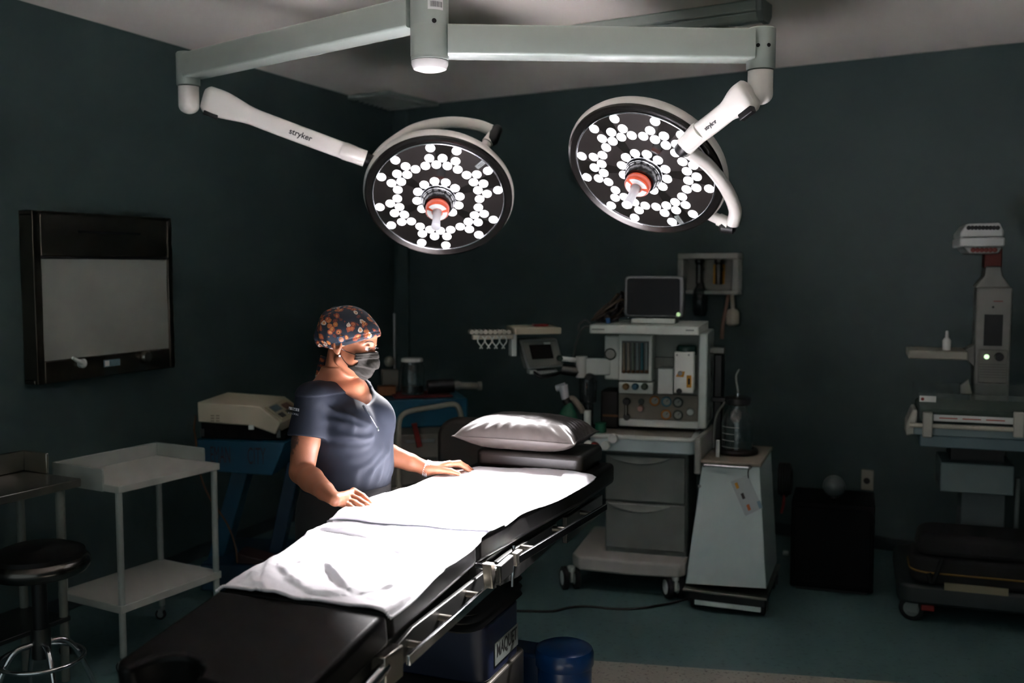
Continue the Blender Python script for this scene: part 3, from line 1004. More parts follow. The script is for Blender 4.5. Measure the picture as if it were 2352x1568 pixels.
# ------------------------------------------------------------------ sheets
def zseat(y):           # top of the seat section
    return ZT + y * math.tan(A1) if y < 0 else ZT
creases = []
def crease(px, A, sg, z=.945):
    pts = [TF.Z(x, y, z)[:2] for x, y in px]
    creases.append((pts, A, sg))
for px, A, sg in (([(735, 1232), (800, 1240), (905, 1256)], .010, .012), ([(690, 1292), (760, 1278), (850, 1262), (915, 1252)], .009, .011),
                  ([(640, 1262), (700, 1230), (760, 1205)], .006, .012), ([(752, 1297), (770, 1318), (800, 1345)], .011, .014),
                  ([(965, 1262), (1005, 1268)], .008, .013), ([(890, 1272), (930, 1282)], .006, .01),
                  ([(990, 1285), (1060, 1320)], .007, .012), ([(960, 1262), (1040, 1300)], .006, .014), ([(1000, 1310), (900, 1340), (840, 1350)], .005, .014),
                  ([(620, 1280), (600, 1335)], .006, .016), ([(575, 1310), (590, 1345)], .005, .012), ([(660, 1325), (720, 1350), (780, 1355)], .006, .013),
                  ([(560, 1330), (650, 1352)], .005, .01), ([(1010, 1330), (960, 1370)], .006, .012), ([(640, 1300), (680, 1330)], .007, .014),
                  ([(700, 1250), (720, 1215)], .006, .011), ([(830, 1300), (950, 1300)], .003, .01), ([(600, 1310), (560, 1325)], .007, .012)):
    crease(px, A, sg)
def creaseh(x, y):
    h = 0
    for pts, A, sg in creases:
        best = 9; tt = 0
        for i, (a, b) in enumerate(zip(pts, pts[1:])):
            dx, dy = b[0] - a[0], b[1] - a[1]
            L2 = dx * dx + dy * dy
            q = min(1, max(0, ((x - a[0]) * dx + (y - a[1]) * dy) / L2))
            d = math.hypot(x - a[0] - q * dx, y - a[1] - q * dy)
            if d < best:
                best = d; tt = (i + q) / (len(pts) - 1)
                sd = (dx * (y - a[1]) - dy * (x - a[0])) * (1 if dx > 0 else -1)      # >0 on the far side
        if best < 6 * sg:
            w_ = sg * (1.7 if sd > 0 else .55)                    # steep towards the foot, soft behind
            h += A * 1.5 * math.exp(-(best / w_) ** 2) * (.3 + .7 * math.sin(PI * min(.999, max(.001, .08 + .84 * tt)))) * (1 + .5 * vn(x * 30, y * 30))
    return h
def lowsheet():
    nu, nv = 170, 220
    m = MB(); vs = []
    y1 = .10
    for j in range(nv + 1):
        v = j / nv
        for i in range(nu + 1):
            u = i / nu
            yf = -.535 + .003 * math.sin(u * 9 + 1) + .002 * math.sin(u * 23)
            y = yf + (y1 - yf) * v
            hw = .252 + .006 * math.sin(v * 11)
            x = -hw - .004 + (2 * hw + .012) * u
            z = zseat(min(y, 0)) + .004
            fade = 1 - sstep(-.03, .06, y)
            h = creaseh(x, y) + .006 * (vn(x * 13 + 3, y * 15) + .5) + .0035 * (vn(x * 34 + y * 20, y * 44 + 9) + .5)
            e = min(u, 1 - u) * 2 * hw
            drop = .014 * (1 - sstep(0, .03, e)) ** 2
            h *= .35 + .65 * sstep(0, .04, e)
            z += h * fade + .001 - drop
            if y > .0: z = ZT + .0025
            vs.append((x, y, z))
    w = nu + 1
    fs = [(j * w + i, j * w + i + 1, (j + 1) * w + i + 1, (j + 1) * w + i) for j in range(nv) for i in range(nu)]
    m.add(vs, fs)
    o = m.build('cotton_sheet', M_sheet, None, smooth=180, solid=.003)
    o.location = (TF.o.x, TF.o.y, 0); o.rotation_euler = (0, 0, TF.yaw)
    tag(o, 'crumpled white cotton sheet with stitched front hem at the foot of the table', 'sheet', 'white sheets on the table')
    # overlocked front hem
    hm = MB(); pts = []
    for i in range(0, nu + 1):
        pts.append(Vector(vs[i]) + Vector((0, -.001, 0)))
    pts2 = []
    for a, b in zip(pts, pts[1:]):
        for k in range(3): pts2.append(a + (b - a) * k / 3)
    rs = [.0035 + .0014 * math.sin(i * 1.35) for i in range(len(pts2))]
    hm.tube(pts2, rs, 6)
    hm.build('stitched_hem', mat('hem_thread', (214, 212, 216), .9), o)
    return o
lowsheet()
def upsheet():
    """folded sheet whose front fold stands up as a soft roll"""
    nu, nv = 110, 120
    path = [(.10, .9685), (.05, .9685), (.02, .9687), (.004, .972), (-.006, .981), (-.009, .990), (-.004, .999), (.010, 1.004), (.03, 1.006)]
    path = [(p[0], p[1]) for p in path]
    sp = [(p.x, p.y) for p in spline([(a, b, 0) for a, b in path], 5)]
    n0 = len(sp)
    for k in range(1, 70): sp.append((.03 + (.905 - .03) * k / 69, None))
    m = MB(); vs = []
    for j, (y, z) in enumerate(sp):
        for i in range(nu + 1):
            u = i / nu
            g = 1 - .62 * sstep(.62, 1.0, u) - .25 * (1 - sstep(0, .05, u))      # the roll fades to the right
            sk = .055 * u + .008 * math.sin(u * 14) * (1 if z is not None else 1)
            yy = y
            if z is None:
                f = sstep(.03, .5, y)
                zz = 1.006 * (1 - f) + .984 * f
                ybk = .92 - .03 * math.cos(u * 5)
                yy = .03 + (y - .03) * (ybk - .03) / .875
            else:
                zz = z
            zz = .9685 + (zz - .9685) * (g if z is not None else (g * (1 - sstep(.03, .45, y)) + sstep(.03, .45, y)))
            sk *= (1 - sstep(.0, .5, y)) if z is None else 1
            wob = .006 * vn(u * 16, 4.2) + .004 * vn(u * 37, 1.7)
            if z is not None and y < .02: yy += wob * 1.2
            if z is None or y > -.002:
                zz += (.004 * vn(u * 9, yy * 20) + .002 * vn(u * 26, yy * 50)) * (1 if z is None else .4)
            # left edge starts further back, as the fold is pulled in
            xl = -.252 + .040 * sstep(.0, .9, yy) + (.012 * (1 - sstep(0, .3, yy)))
            xr = .262 + .075 * sstep(.05, .85, yy) + .006 * math.sin(yy * 13)
            xl += .10 * sstep(.72, .95, yy) * 1.0
            x = xl + (xr - xl) * u + .004 * math.sin(yy * 17)
            e = min(u, 1 - u) * (xr - xl)
            if z is None or zz > .975:
                zz = .9705 + (zz - .9705) * (.35 + .65 * sstep(0, .022, e)) - (.012 * (1 - sstep(0, .018, e)) if z is None and yy > .1 else 0)
            if z is None:
                back_e = 1 - sstep(.80, .875 + .03, y)
                zz = .972 + (zz - .972) * (.3 + .7 * sstep(0, .03, (.905 - y)))
            vs.append((x, yy + sk, zz))
    w = nu + 1
    fs = [(j * w + i, j * w + i + 1, (j + 1) * w + i + 1, (j + 1) * w + i) for j in range(len(sp) - 1) for i in range(nu)]
    m.add(vs, fs)
    o = m.build('cotton_sheet', M_sheet, None, smooth=180, solid=.0025)
    o.location = (TF.o.x, TF.o.y, 0); o.rotation_euler = (0, 0, TF.yaw)
    tag(o, 'smooth white sheet with rolled front fold under the nurse\'s hands', 'sheet', 'white sheets on the table')
    return o
upsheet()

# ------------------------------------------------------------------ head pad and pillow
def cushion(name, lx0, lx1, ly0, ly1, z0, h, mt, label, cat, puff, seam=True, pinch=.5, wr=.004, yaw=0.0, nn=64):
    m = MB(); vs = []; fs = []
    cx, cy = (lx0 + lx1) / 2, (ly0 + ly1) / 2
    hx, hy = (lx1 - lx0) / 2, (ly1 - ly0) / 2
    n = nn; w = n + 1
    zmid = z0 + h * .42
    for sgn in (1, -1):
        for j in range(w):
            for i in range(w):
                a, b = -1 + 2 * i / n, -1 + 2 * j / n
                e = max(abs(a), abs(b))
                prof = ((1 - abs(a) ** puff) * (1 - abs(b) ** puff))
                prof = max(0, prof) ** pinch
                # sides pull in between the pointed corners
                px_ = a * hx * (1 - .07 * (1 - b * b) * abs(a)); py_ = b * hy * (1 - .09 * (1 - a * a) * abs(b))
                hh = (h * .58 if sgn > 0 else h * .42) * prof
                ed = (1 - e)
                rad = math.atan2(b, a)
                wz = .9 * wr * math.sin(rad * 31 + 3 * vn(a * 3, b * 3)) * math.exp(-((ed - .12) / .12) ** 2) + wr * 1.4 * vn(a * 5 + 7, b * 5) * (1 if prof > .3 else .3)
                wz += wr * .8 * abs(vn(a * 11 + 2, b * 9)) * sstep(.15, .5, ed)
                z = zmid + sgn * hh + (wz if sgn > 0 else wz * .3) * min(1, prof * 3)
                if sgn < 0: z = max(z, z0)
                q = Vector((px_, py_, 0)); q.rotate(Quaternion((0, 0, 1), yaw))
                vs.append((cx + q.x, cy + q.y, z))
    o = w * w
    for j in range(n):
        for i in range(n):
            fs.append((j * w + i, j * w + i + 1, (j + 1) * w + i + 1, (j + 1) * w + i))
            fs.append((o + j * w + i, o + (j + 1) * w + i, o + (j + 1) * w + i + 1, o + j * w + i + 1))
    m.add(vs, fs)
    ob = m.build(name, mt, None, smooth=180)
    ob.location = (TF.o.x, TF.o.y, 0); ob.rotation_euler = (0, 0, TF.yaw)
    tag(ob, label, cat)
    if seam:
        pts = [Vector(vs[i]) for i in range(w)] + [Vector(vs[j * w + n]) for j in range(1, w)] + [Vector(vs[n * w + i]) for i in range(n - 1, -1, -1)] + [Vector(vs[j * w]) for j in range(n - 1, 0, -1)]
        MB().tube(pts, .0028, 6, closed=True).build('piping', mt, ob)
    return ob
M_satin = mat('grey_satin_vinyl', (60, 55, 52), .34, var=.05, bump=.05, bscale=45, spec=.6)
M_pad = mat('dark_brown_vinyl', (30, 26, 23), .38, var=.05, bump=.06, bscale=70)
m = MB(); m.prism(rr(-.165, .272, .93, 1.22, .03, 5), 'z', .9665, 1.036)
hp = m.build('head_pad', M_pad, None, bevel=.018, seg=4); hp.location = (TF.o.x, TF.o.y, 0); hp.rotation_euler = (0, 0, TF.yaw)
tag(hp, 'flat dark brown vinyl pad under the grey pillow at the table head', 'pad')
cushion('pillow', -.235, .262, .87, 1.19, 1.0385, .128, M_satin, 'plump grey satin pillow on the dark pad at the table head', 'pillow', 4.0, True, .62)
# ================================================================== THE NURSE
NA = Vector((-.595, 3.45, 0))
nf = Vector((.93, -.366, 0)).normalized()          # chest faces the table
nr_ = Vector((nf.y, -nf.x, 0))                      # towards her right hand
def N(r, f, z): return NA + nr_ * r + nf * f + Vector((0, 0, z))
BM = [list(x) for x in zip(nr_, nf, UP)]            # columns: right, forward, up
PT = thing('person', 'person in navy scrubs, patterned cap and dark mask, both hands on the white sheet', 'person', NA)

# arms, from what the photo shows of shoulder, elbow and wrist
SR = Vector((-.668, 3.292, 1.303)); ER = atY(693, 1083, 3.23); WR = atY(770, 1147, 3.03)
SL = Vector((-.562, 3.600, 1.283)); EL = Vector((-.52, 3.65, 1.075)); WL = atY(983, 1076, 3.62)

hf = Vector((.968, -.25, 0)).normalized(); hr_ = Vector((hf.y, -hf.x, 0))
hlev = hf.copy()
PIT = R(13)                                         # she looks down at the sheet
HU = UP * math.cos(PIT) + hlev * math.sin(PIT)
hf = hlev * math.cos(PIT) - UP * math.sin(PIT)
HD = atY(803, 781, 3.40)
def Hh(r, f, z): return HD + hr_ * r + hf * f + HU * z
HM = [list(x) for x in zip(hr_, hf, HU)]
def hcoord(X, Y, Z):
    x = X - HD.x; y = Y - HD.y; z = Z - HD.z
    return (x * hr_.x + y * hr_.y, x * hf.x + y * hf.y + z * hf.z, x * HU.x + y * HU.y + z * HU.z)

def hand(S, W, d, tips, curl, thumb_side, ztop):
    """palm and five separate fingers resting on the sheet; tips = finger end points, index first"""
    d = d.normalized()
    lat = Vector((-d.y, d.x, 0)).normalized() * thumb_side      # towards the thumb
    offs = [.027, .009, -.009, -.026]
    kn = []
    for i in range(4):
        kn.append(W + d * (.078 - .004 * abs(i - 1) - (.008 if i == 3 else 0)) + lat * offs[i] + UP * (curl[i]))
    # metacarpals
    for i in range(4):
        S.cap(W + lat * offs[i] * .55 + UP * .002, kn[i], .0155, .0118, .012)
    S.cap(W - d * .01, W + d * .03, .022, .02, .015)
    # fingers: three bones, arched down to the cloth
    for i in range(4):
        tip = Vector(tips[i])
        k = kn[i]
        v = tip - k
        p1 = k + v * .45 + UP * (.010 + .006 * (i in (0, 1, 2)))
        p2 = k + v * .76 + UP * .008
        r = [.0105, .0098, .0088, .0072]
        if i == 3: r = [x * .88 for x in r]
        S.cap(k, p1, r[0], r[1], .005)
        S.cap(p1, p2, r[1], r[2], .0035)
        S.cap(p2, tip, r[2], r[3], .0035)
    return kn, lat

bx0 = np.array((-.86, 2.98, .90)); bx1 = np.array((-.08, 3.82, 1.63))
S = SDF(bx0, bx1, .0026)
# torso under the clothes
TZ = np.array([.88, .95, 1.02, 1.08, 1.15, 1.22, 1.28, 1.32, 1.36, 1.40])
TW = np.array([.185, .185, .170, .160, .160, .165, .165, .142, .090, .058])
TFr = np.array([.135, .145, .148, .145, .135, .120, .092, .072, .052, .045])
TB = np.array([.125, .120, .110, .105, .110, .115, .110, .095, .075, .06])
def torso(inf):
    def fn(X, Y, Z):
        x = X - NA.x; y = Y - NA.y
        r = x * nr_.x + y * nr_.y; f = x * nf.x + y * nf.y
        w = np.interp(Z, TZ, TW) + inf; a = np.interp(Z, TZ, TFr) + inf; b = np.interp(Z, TZ, TB) + inf
        c = (a - b) / 2; dpt = (a + b) / 2
        q = (np.abs(r / w) ** 2.3 + np.abs((f - c) / dpt) ** 2.3) ** (1 / 2.3)
        return ((q - 1) * np.minimum(w, dpt) * .9).astype(np.float32)
    return fn
def addtorso(S, inf, z0, z1, k):
    lo = (NA.x - .3, NA.y - .3, z0); hi = (NA.x + .35, NA.y + .3, z1)
    S.put(torso(inf), lo, hi, k)
addtorso(S, 0, .86, 1.40, .01)
for sx in (-1, 1):
    S.ell(N(sx * .076, .080, 1.205), (.074, .072, .082), BM, .03)
nb = N(.0, -.015, 1.335); nt_ = Hh(0, -.022, -.045)
S.cap(nb, nt_, .055, .045, .03)
S.cap(nb + Vector((0, 0, .0)), SR + Vector((0, 0, .012)), .045, .044, .04)
S.cap(nb + Vector((0, 0, .0)), SL + Vector((0, 0, .012)), .045, .044, .04)
S.cap(N(.0, .062, 1.338), SR + nf * .03, .014, .010, .03); S.cap(N(.0, .062, 1.338), SL + nf * .03, .014, .010, .03)
# arms
def limb(Sx, Ex, Wx, ra, rb, rc, rd):
    q = Sx + (Ex - Sx) * .25
    S.cap(Sx, q, ra, ra, .03); S.cap(q, Sx + (Ex - Sx) * .6, ra, ra - .002, .005); S.cap(Sx + (Ex - Sx) * .6, Ex, ra - .002, rb, .005)
    f1 = Ex + (Wx - Ex) * .30; f2 = Ex + (Wx - Ex) * .70
    S.cap(Ex, f1, rb, rb, .008); S.cap(f1, f2, rb, rc, .008); S.cap(f2, Wx, rc, rd, .008)
limb(SR, ER, WR, .0490, .0405, .0295, .0205)
limb(SL, EL, WL, .0480, .0405, .0315, .0235)
# head
S.ell(Hh(0, -.012, .030), (.073, .092, .080), HM, .01)
S.ell(Hh(0, .028, -.020), (.060, .062, .072), HM, .02)
S.ell(Hh(0, .036, -.072), (.043, .047, .042), HM, .022)
S.cap(Hh(.05, -.002, -.066), Hh(.020, .060, -.098), .016, .014, .022); S.cap(Hh(-.05, -.002, -.066), Hh(-.020, .060, -.098), .016, .014, .022)
S.cap(Hh(0, .084, .000), Hh(0, .103, -.046), .0075, .012, .012)
S.ell(Hh(.011, .094, -.049), (.009, .009, .007), HM, .006); S.ell(Hh(-.011, .094, -.049), (.009, .009, .007), HM, .006)
S.ell(Hh(0, .083, -.076), (.022, .011, .010), HM, .008)
S.ell(Hh(0, .060, .040), (.050, .032, .030), HM, .02)                                      # forehead
for sx in (-1, 1):
    S.cap(Hh(sx * .012, .082, .012), Hh(sx * .044, .068, .012), .0085, .007, .014)      # brow ridge
    S.ell(Hh(sx * .032, .093, -.003), (.017, .012, .010), HM, .012, 'cut')               # eye socket
    S.ell(Hh(sx * .031, .0742, -.005), (.0120, .0105, .0110), HM, .004)
    S.ell(Hh(sx * .031, .0765, .0022), (.0140, .0116, .0072), HM, .003)                  # upper lid
    S.ell(Hh(sx * .031, .0745, -.0172), (.0130, .0108, .0055), HM, .003)                  # lower lid
    S.ell(Hh(sx * .042, .056, -.038), (.024, .022, .024), HM, .022)                       # cheek
    S.ell(Hh(sx * .071, -.010, -.014), (.008, .017, .028), HM, .006)                      # ear
    S.ell(Hh(sx * .076, -.009, -.010), (.006, .010, .017), HM, .004, 'cut')
    S.ell(Hh(sx * .071, -.004, -.037), (.006, .008, .009), HM, .006)
# hands
zs = 1.006
# right hand, joint by joint: knuckle, middle joint, last joint, tip
RH = [[(812, 1127, 3.115), (833, 1139, 3.10), (847, 1151, 3.09), (858, 1161, 3.085)],
      [(798, 1135, 3.095), (824, 1147, 3.075), (841, 1157, 3.06), (854, 1165, 3.055)],
      [(792, 1146, 3.075), (814, 1154, 3.06), (830, 1163, 3.05), (842, 1169, 3.045)],
      [(788, 1155, 3.055), (802, 1160, 3.05), (810, 1166, 3.042), (817, 1171, 3.04)]]
for i, fg in enumerate(RH):
    J = [atY(*q) for q in fg]
    r = [.0108, .0096, .0085, .0070]
    if i == 3: r = [x * .9 for x in r]
    S.cap(WR + (J[0] - WR) * .15, J[0] + UP * -.003, .0140, .0112, .009)
    S.cap(J[0], J[1], r[0], r[1], .005); S.cap(J[1], J[2], r[1], r[2], .0032); S.cap(J[2], J[3], r[2], r[3], .0032)
thb = [WR + Vector((.02, .032, -.001)), atY(806, 1146, 3.14), atY(826, 1152, 3.15), atY(838, 1158, 3.15)]
S.cap(WR, thb[0], .016, .0145, .010); S.cap(thb[0], thb[1], .015, .0125, .008); S.cap(thb[1], thb[2], .012, .010, .005); S.cap(thb[2], thb[3], .010, .008, .004)
tl = [atY(1080, 1083, 3.675), atY(1085, 1081, 3.70), atY(1084, 1079, 3.725), atY(1070, 1077, 3.74)]
dl = Vector((.93, .36, 0)).normalized()
knl, latl = hand(S, WL, dl, tl, [.018, .014, .008, .0], -1, zs)
th0 = atY(1003, 1078, 3.605); th1 = atY(1035, 1082, 3.60); th2 = atY(1053, 1088, 3.60)
S.cap(WL + latl * .01, th0, .017, .0155, .012); S.cap(th0, th1, .0145, .0115, .008); S.cap(th1, th2, .0112, .0085, .004)

def skin_mat():
    m = mat('skin', (140, 88, 63), .48, var=.05, scale=30, bump=.03, bscale=220, spec=.4, sss=.05)
    nt = m.node_tree; b = nt.nodes['Principled BSDF']
    # tattoo: a dark leafy patch on the outer right upper arm
    tc = [n for n in nt.nodes if n.type == 'TEX_COORD'][0]
    base = b.inputs['Base Color'].links[0].from_socket
    c = atY(676, 1018, 3.25) - NA
    sub = nt.nodes.new('ShaderNodeVectorMath'); sub.operation = 'SUBTRACT'; sub.inputs[1].default_value = tuple(c)
    nt.links.new(tc.outputs['Object'], sub.inputs[0])
    scl = nt.nodes.new('ShaderNodeVectorMath'); scl.operation = 'MULTIPLY'; scl.inputs[1].default_value = (1, 1, .9)
    nt.links.new(sub.outputs[0], scl.inputs[0])
    ln = nt.nodes.new('ShaderNodeVectorMath'); ln.operation = 'LENGTH'; nt.links.new(scl.outputs[0], ln.inputs[0])
    n = nt.nodes.new('ShaderNodeTexNoise'); n.inputs['Scale'].default_value = 55; n.inputs['Detail'].default_value = 4
    nt.links.new(tc.outputs['Object'], n.inputs['Vector'])
    ad = nt.nodes.new('ShaderNodeMath'); ad.operation = 'MULTIPLY_ADD'; ad.inputs[1].default_value = .075; 
    nt.links.new(n.outputs['Fac'], ad.inputs[0]); nt.links.new(ln.outputs['Value'], ad.inputs[2])
    mr = nt.nodes.new('ShaderNodeMapRange'); mr.inputs[1].default_value = .074; mr.inputs[2].default_value = .088
    mr.inputs[3].default_value = .85; mr.inputs[4].default_value = 0
    nt.links.new(ad.outputs[0], mr.inputs[0])
    mx = nt.nodes.new('ShaderNodeMix'); mx.data_type = 'RGBA'
    nt.links.new(mr.outputs[0], mx.inputs[0]); nt.links.new(base, mx.inputs[6]); mx.inputs[7].default_value = lin((38, 34, 34)) + (1,)
    nt.links.new(mx.outputs[2], b.inputs['Base Color'])
    return m
M_skin = skin_mat()
body = S.mesh('body', M_skin, PT, NA)

# ------------------------------------------------ shirt
C = SDF((-.86, 3.1, .90), (-.28, 3.82, 1.42), .0036)
C.cap(N(0, -.015, 1.325), SR + Vector((0, 0, .006)), .048, .054, .035)
C.cap(N(0, -.015, 1.325), SL + Vector((0, 0, .006)), .048, .054, .035)
C.cap(N(.05, .06, 1.30), SR + nf * .015, .03, .04, .04); C.cap(N(-.05, .06, 1.30), SL + nf * .015, .03, .04, .04)
# sleeves, cut off square at the hem
for Sh, El in ((SR, ER), (SL, EL)):
    dvec = (El - Sh)
    C.cap(Sh + Vector((0, 0, .004)), Sh + dvec * .64, .055, .069, .012)
    hem = Sh + dvec * .535
    dn = dvec.normalized()
    def cutfn(X, Y, Z, h=hem, d=dn):
        a = (X - h.x) * d.x + (Y - h.y) * d.y + (Z - h.z) * d.z
        # only round the arm, not the trunk
        x = X - h.x; y = Y - h.y; z = Z - h.z
        rad = np.sqrt(np.maximum(0, x * x + y * y + z * z - a * a)) - .088
        return np.maximum(-a, rad)
    C.put(cutfn, np.array(hem) - .13, np.array(hem) + .13, .003, 'cut')
addtorso(C, .011, .86, 1.40, .02)
for sx in (-1, 1):
    C.ell(N(sx * .076, .084, 1.203), (.083, .080, .092), BM, .04)
C.ell(N(0, .088, 1.09), (.125, .083, .105), BM, .05)

# wide scoop neck
nc = N(0, .055, 1.372)
C.ell(N(.004, .060, 1.352), (.086, .078, .088), BM, .012, 'cut')
C.ell(N(.008, -.005, 1.388), (.098, .094, .064), BM, .012, 'cut')
# hem of the shirt
def hemcut(X, Y, Z):
    x = X - NA.x; y = Y - NA.y
    r = x * nr_.x + y * nr_.y
    return (Z - (.982 + .004 * np.sin(r * 22))) + 0 * X
C.put(hemcut, (-.86, 3.1, .88), (-.28, 3.82, 1.03), .004, 'cut')
# cloth folds
def folds(X, Y, Z):
    x = X - NA.x; y = Y - NA.y
    r = x * nr_.x + y * nr_.y; f = x * nf.x + y * nf.y
    out = np.zeros(np.broadcast(X, Y, Z).shape, np.float32)
    # horizontal drags from the bust to the right side
    for (z0, sl, am, sg, r0, r1) in ((1.178, .10, .0075, .012, .05, .19), (1.150, -.08, .004, .013, .06, .19), (1.232, .60, .006, .013, .06, .2), (1.215, .25, .004, .012, .08, .2), (1.085, -.45, .005, .016, .0, .16), (1.045, -.60, .006, .015, -.05, .11), (1.12, -.25, .003, .016, .02, .17)):
        zz = z0 + sl * (r - .1) + .006 * np.sin(r * 40)
        w = np.clip((r - r0) / .03, 0, 1) * np.clip((r1 - r) / .03, 0, 1)
        out += am * np.exp(-((Z - zz) / sg) ** 2) * w * np.where(f > -.03, 1, .3)
    # folds rising from the gathered hem
    for (r0, sl, am, sg) in ((.045, .25, .008, .012), (-.01, .55, .006, .012), (.09, .15, .006, .013), (-.07, .75, .005, .012), (.13, .0, .005, .012)):
        rc_ = r0 - (Z - 1.0) * sl
        out += am * np.exp(-((r - rc_) / sg) ** 2) * np.clip((1.10 - Z) / .08, 0, 1) * np.where(f > 0, 1, .4)
    # sleeve and armpit
    for (a, b, am, sg) in ((.145, .8, .006, .010), (.165, .9, .004, .008)):
        rc_ = a + (1.27 - Z) * .05
        out += am * np.exp(-((r - rc_) / sg) ** 2) * np.clip((Z - 1.17) / .03, 0, 1) * np.clip((1.29 - Z) / .03, 0, 1) * np.where(f > .0, 1, 0)
    out = out * np.clip((Z - .992) / .045, 0, 1)
    out -= .003
    return -out * 1.0
C.put(folds, (-.86, 3.1, .88), (-.28, 3.82, 1.32), .0, 'off')
M_navy = mat('navy_scrub_cloth', (15, 22, 34), .78, var=.04, scale=40, bump=.05, bscale=300, spec=.3)
shirt = C.mesh('scrub_top', M_navy, PT, NA)

# ------------------------------------------------ trousers and shoes
T2 = SDF((-.86, 3.1, .03), (-.28, 3.82, 1.06), .007)
def lower(X, Y, Z):
    return torso(.006)(X, Y, Z)
T2.put(lower, (-.9, 3.1, .80), (-.28, 3.82, 1.06), .02)
for sx in (-1, 1):
    T2.cap(N(sx * .085, .0, .88), N(sx * .09, .01, .48), .105, .078, .04)
    T2.cap(N(sx * .09, .01, .48), N(sx * .095, -.015, .07), .076, .062, .03)
T2.put(lambda X, Y, Z: Z - 1.03 + 0 * X + 0 * Y, (-.9, 3.1, .9), (-.2, 3.9, 1.2), .004, 'and')
T2.put(lambda X, Y, Z: Z - .06 + 0 * X + 0 * Y, (-.9, 3.1, 0), (-.2, 3.9, .2), .004, 'cut')
T2.mesh('trousers', mat('black_trousers', (22, 21, 22), .8, bump=.05, bscale=200), PT, NA)
for sx in (-1, 1):
    q = SDF(N(sx * .095, .05, 0) - Vector((.22, .22, .02)), N(sx * .095, .05, .15) + Vector((.22, .22, .02)), .006)
    q.ell(N(sx * .095, .085, .035), (.047, .075, .034), BM, .02); q.ell(N(sx * .095, -.03, .045), (.042, .065, .045), BM, .03)
    q.put(lambda X, Y, Z: Z - .002 + 0 * X + 0 * Y, (-2, 0, -1), (1, 9, .1), .002, 'cut')
    q.mesh('shoe', mat('black_clog', (24, 24, 26), .4), PT, NA)

# ------------------------------------------------ cap with its printed cloth
Q = SDF(HD - Vector((.18, .18, .08)), HD + Vector((.18, .18, .16)), .0027)
Q.ell(Hh(0, -.010, .031), (.080, .099, .086), HM, .01)
Q.ell(Hh(0, .052, .036), (.060, .050, .042), HM, .02)
Q.ell(Hh(0, -.045, .018), (.083, .074, .072), HM, .02)
Q.ell(Hh(0, -.078, -.004), (.056, .040, .044), HM, .02)
def capl(f): return np.where(f > -.03, -.036 + (f + .03) * .57, -.036 + (f + .03) * .10)
def capline(X, Y, Z):
    r, f, z = hcoord(X, Y, Z)
    return z - capl(f)
Q.put(capline, HD - Vector((.3, .3, .3)), HD + Vector((.3, .3, .3)), .003, 'cut')
def capfold(X, Y, Z):
    r, f, z = hcoord(X, Y, Z)
    band = np.exp(-((z - capl(f) - .018) / .0022) ** 2) * .0022
    g = .004 * np.sin(f * 60 + z * 45 + np.sin(r * 40)) * np.clip((-.03 - f) / .05, 0, 1)
    g2 = .0025 * np.sin(np.arctan2(r, f + .02) * 13) * np.clip((-.02 - f) / .06, 0, 1)
    return (band + g + g2).astype(np.float32)
Q.put(capfold, HD - Vector((.3, .3, .3)), HD + Vector((.3, .3, .3)), 0, 'off')
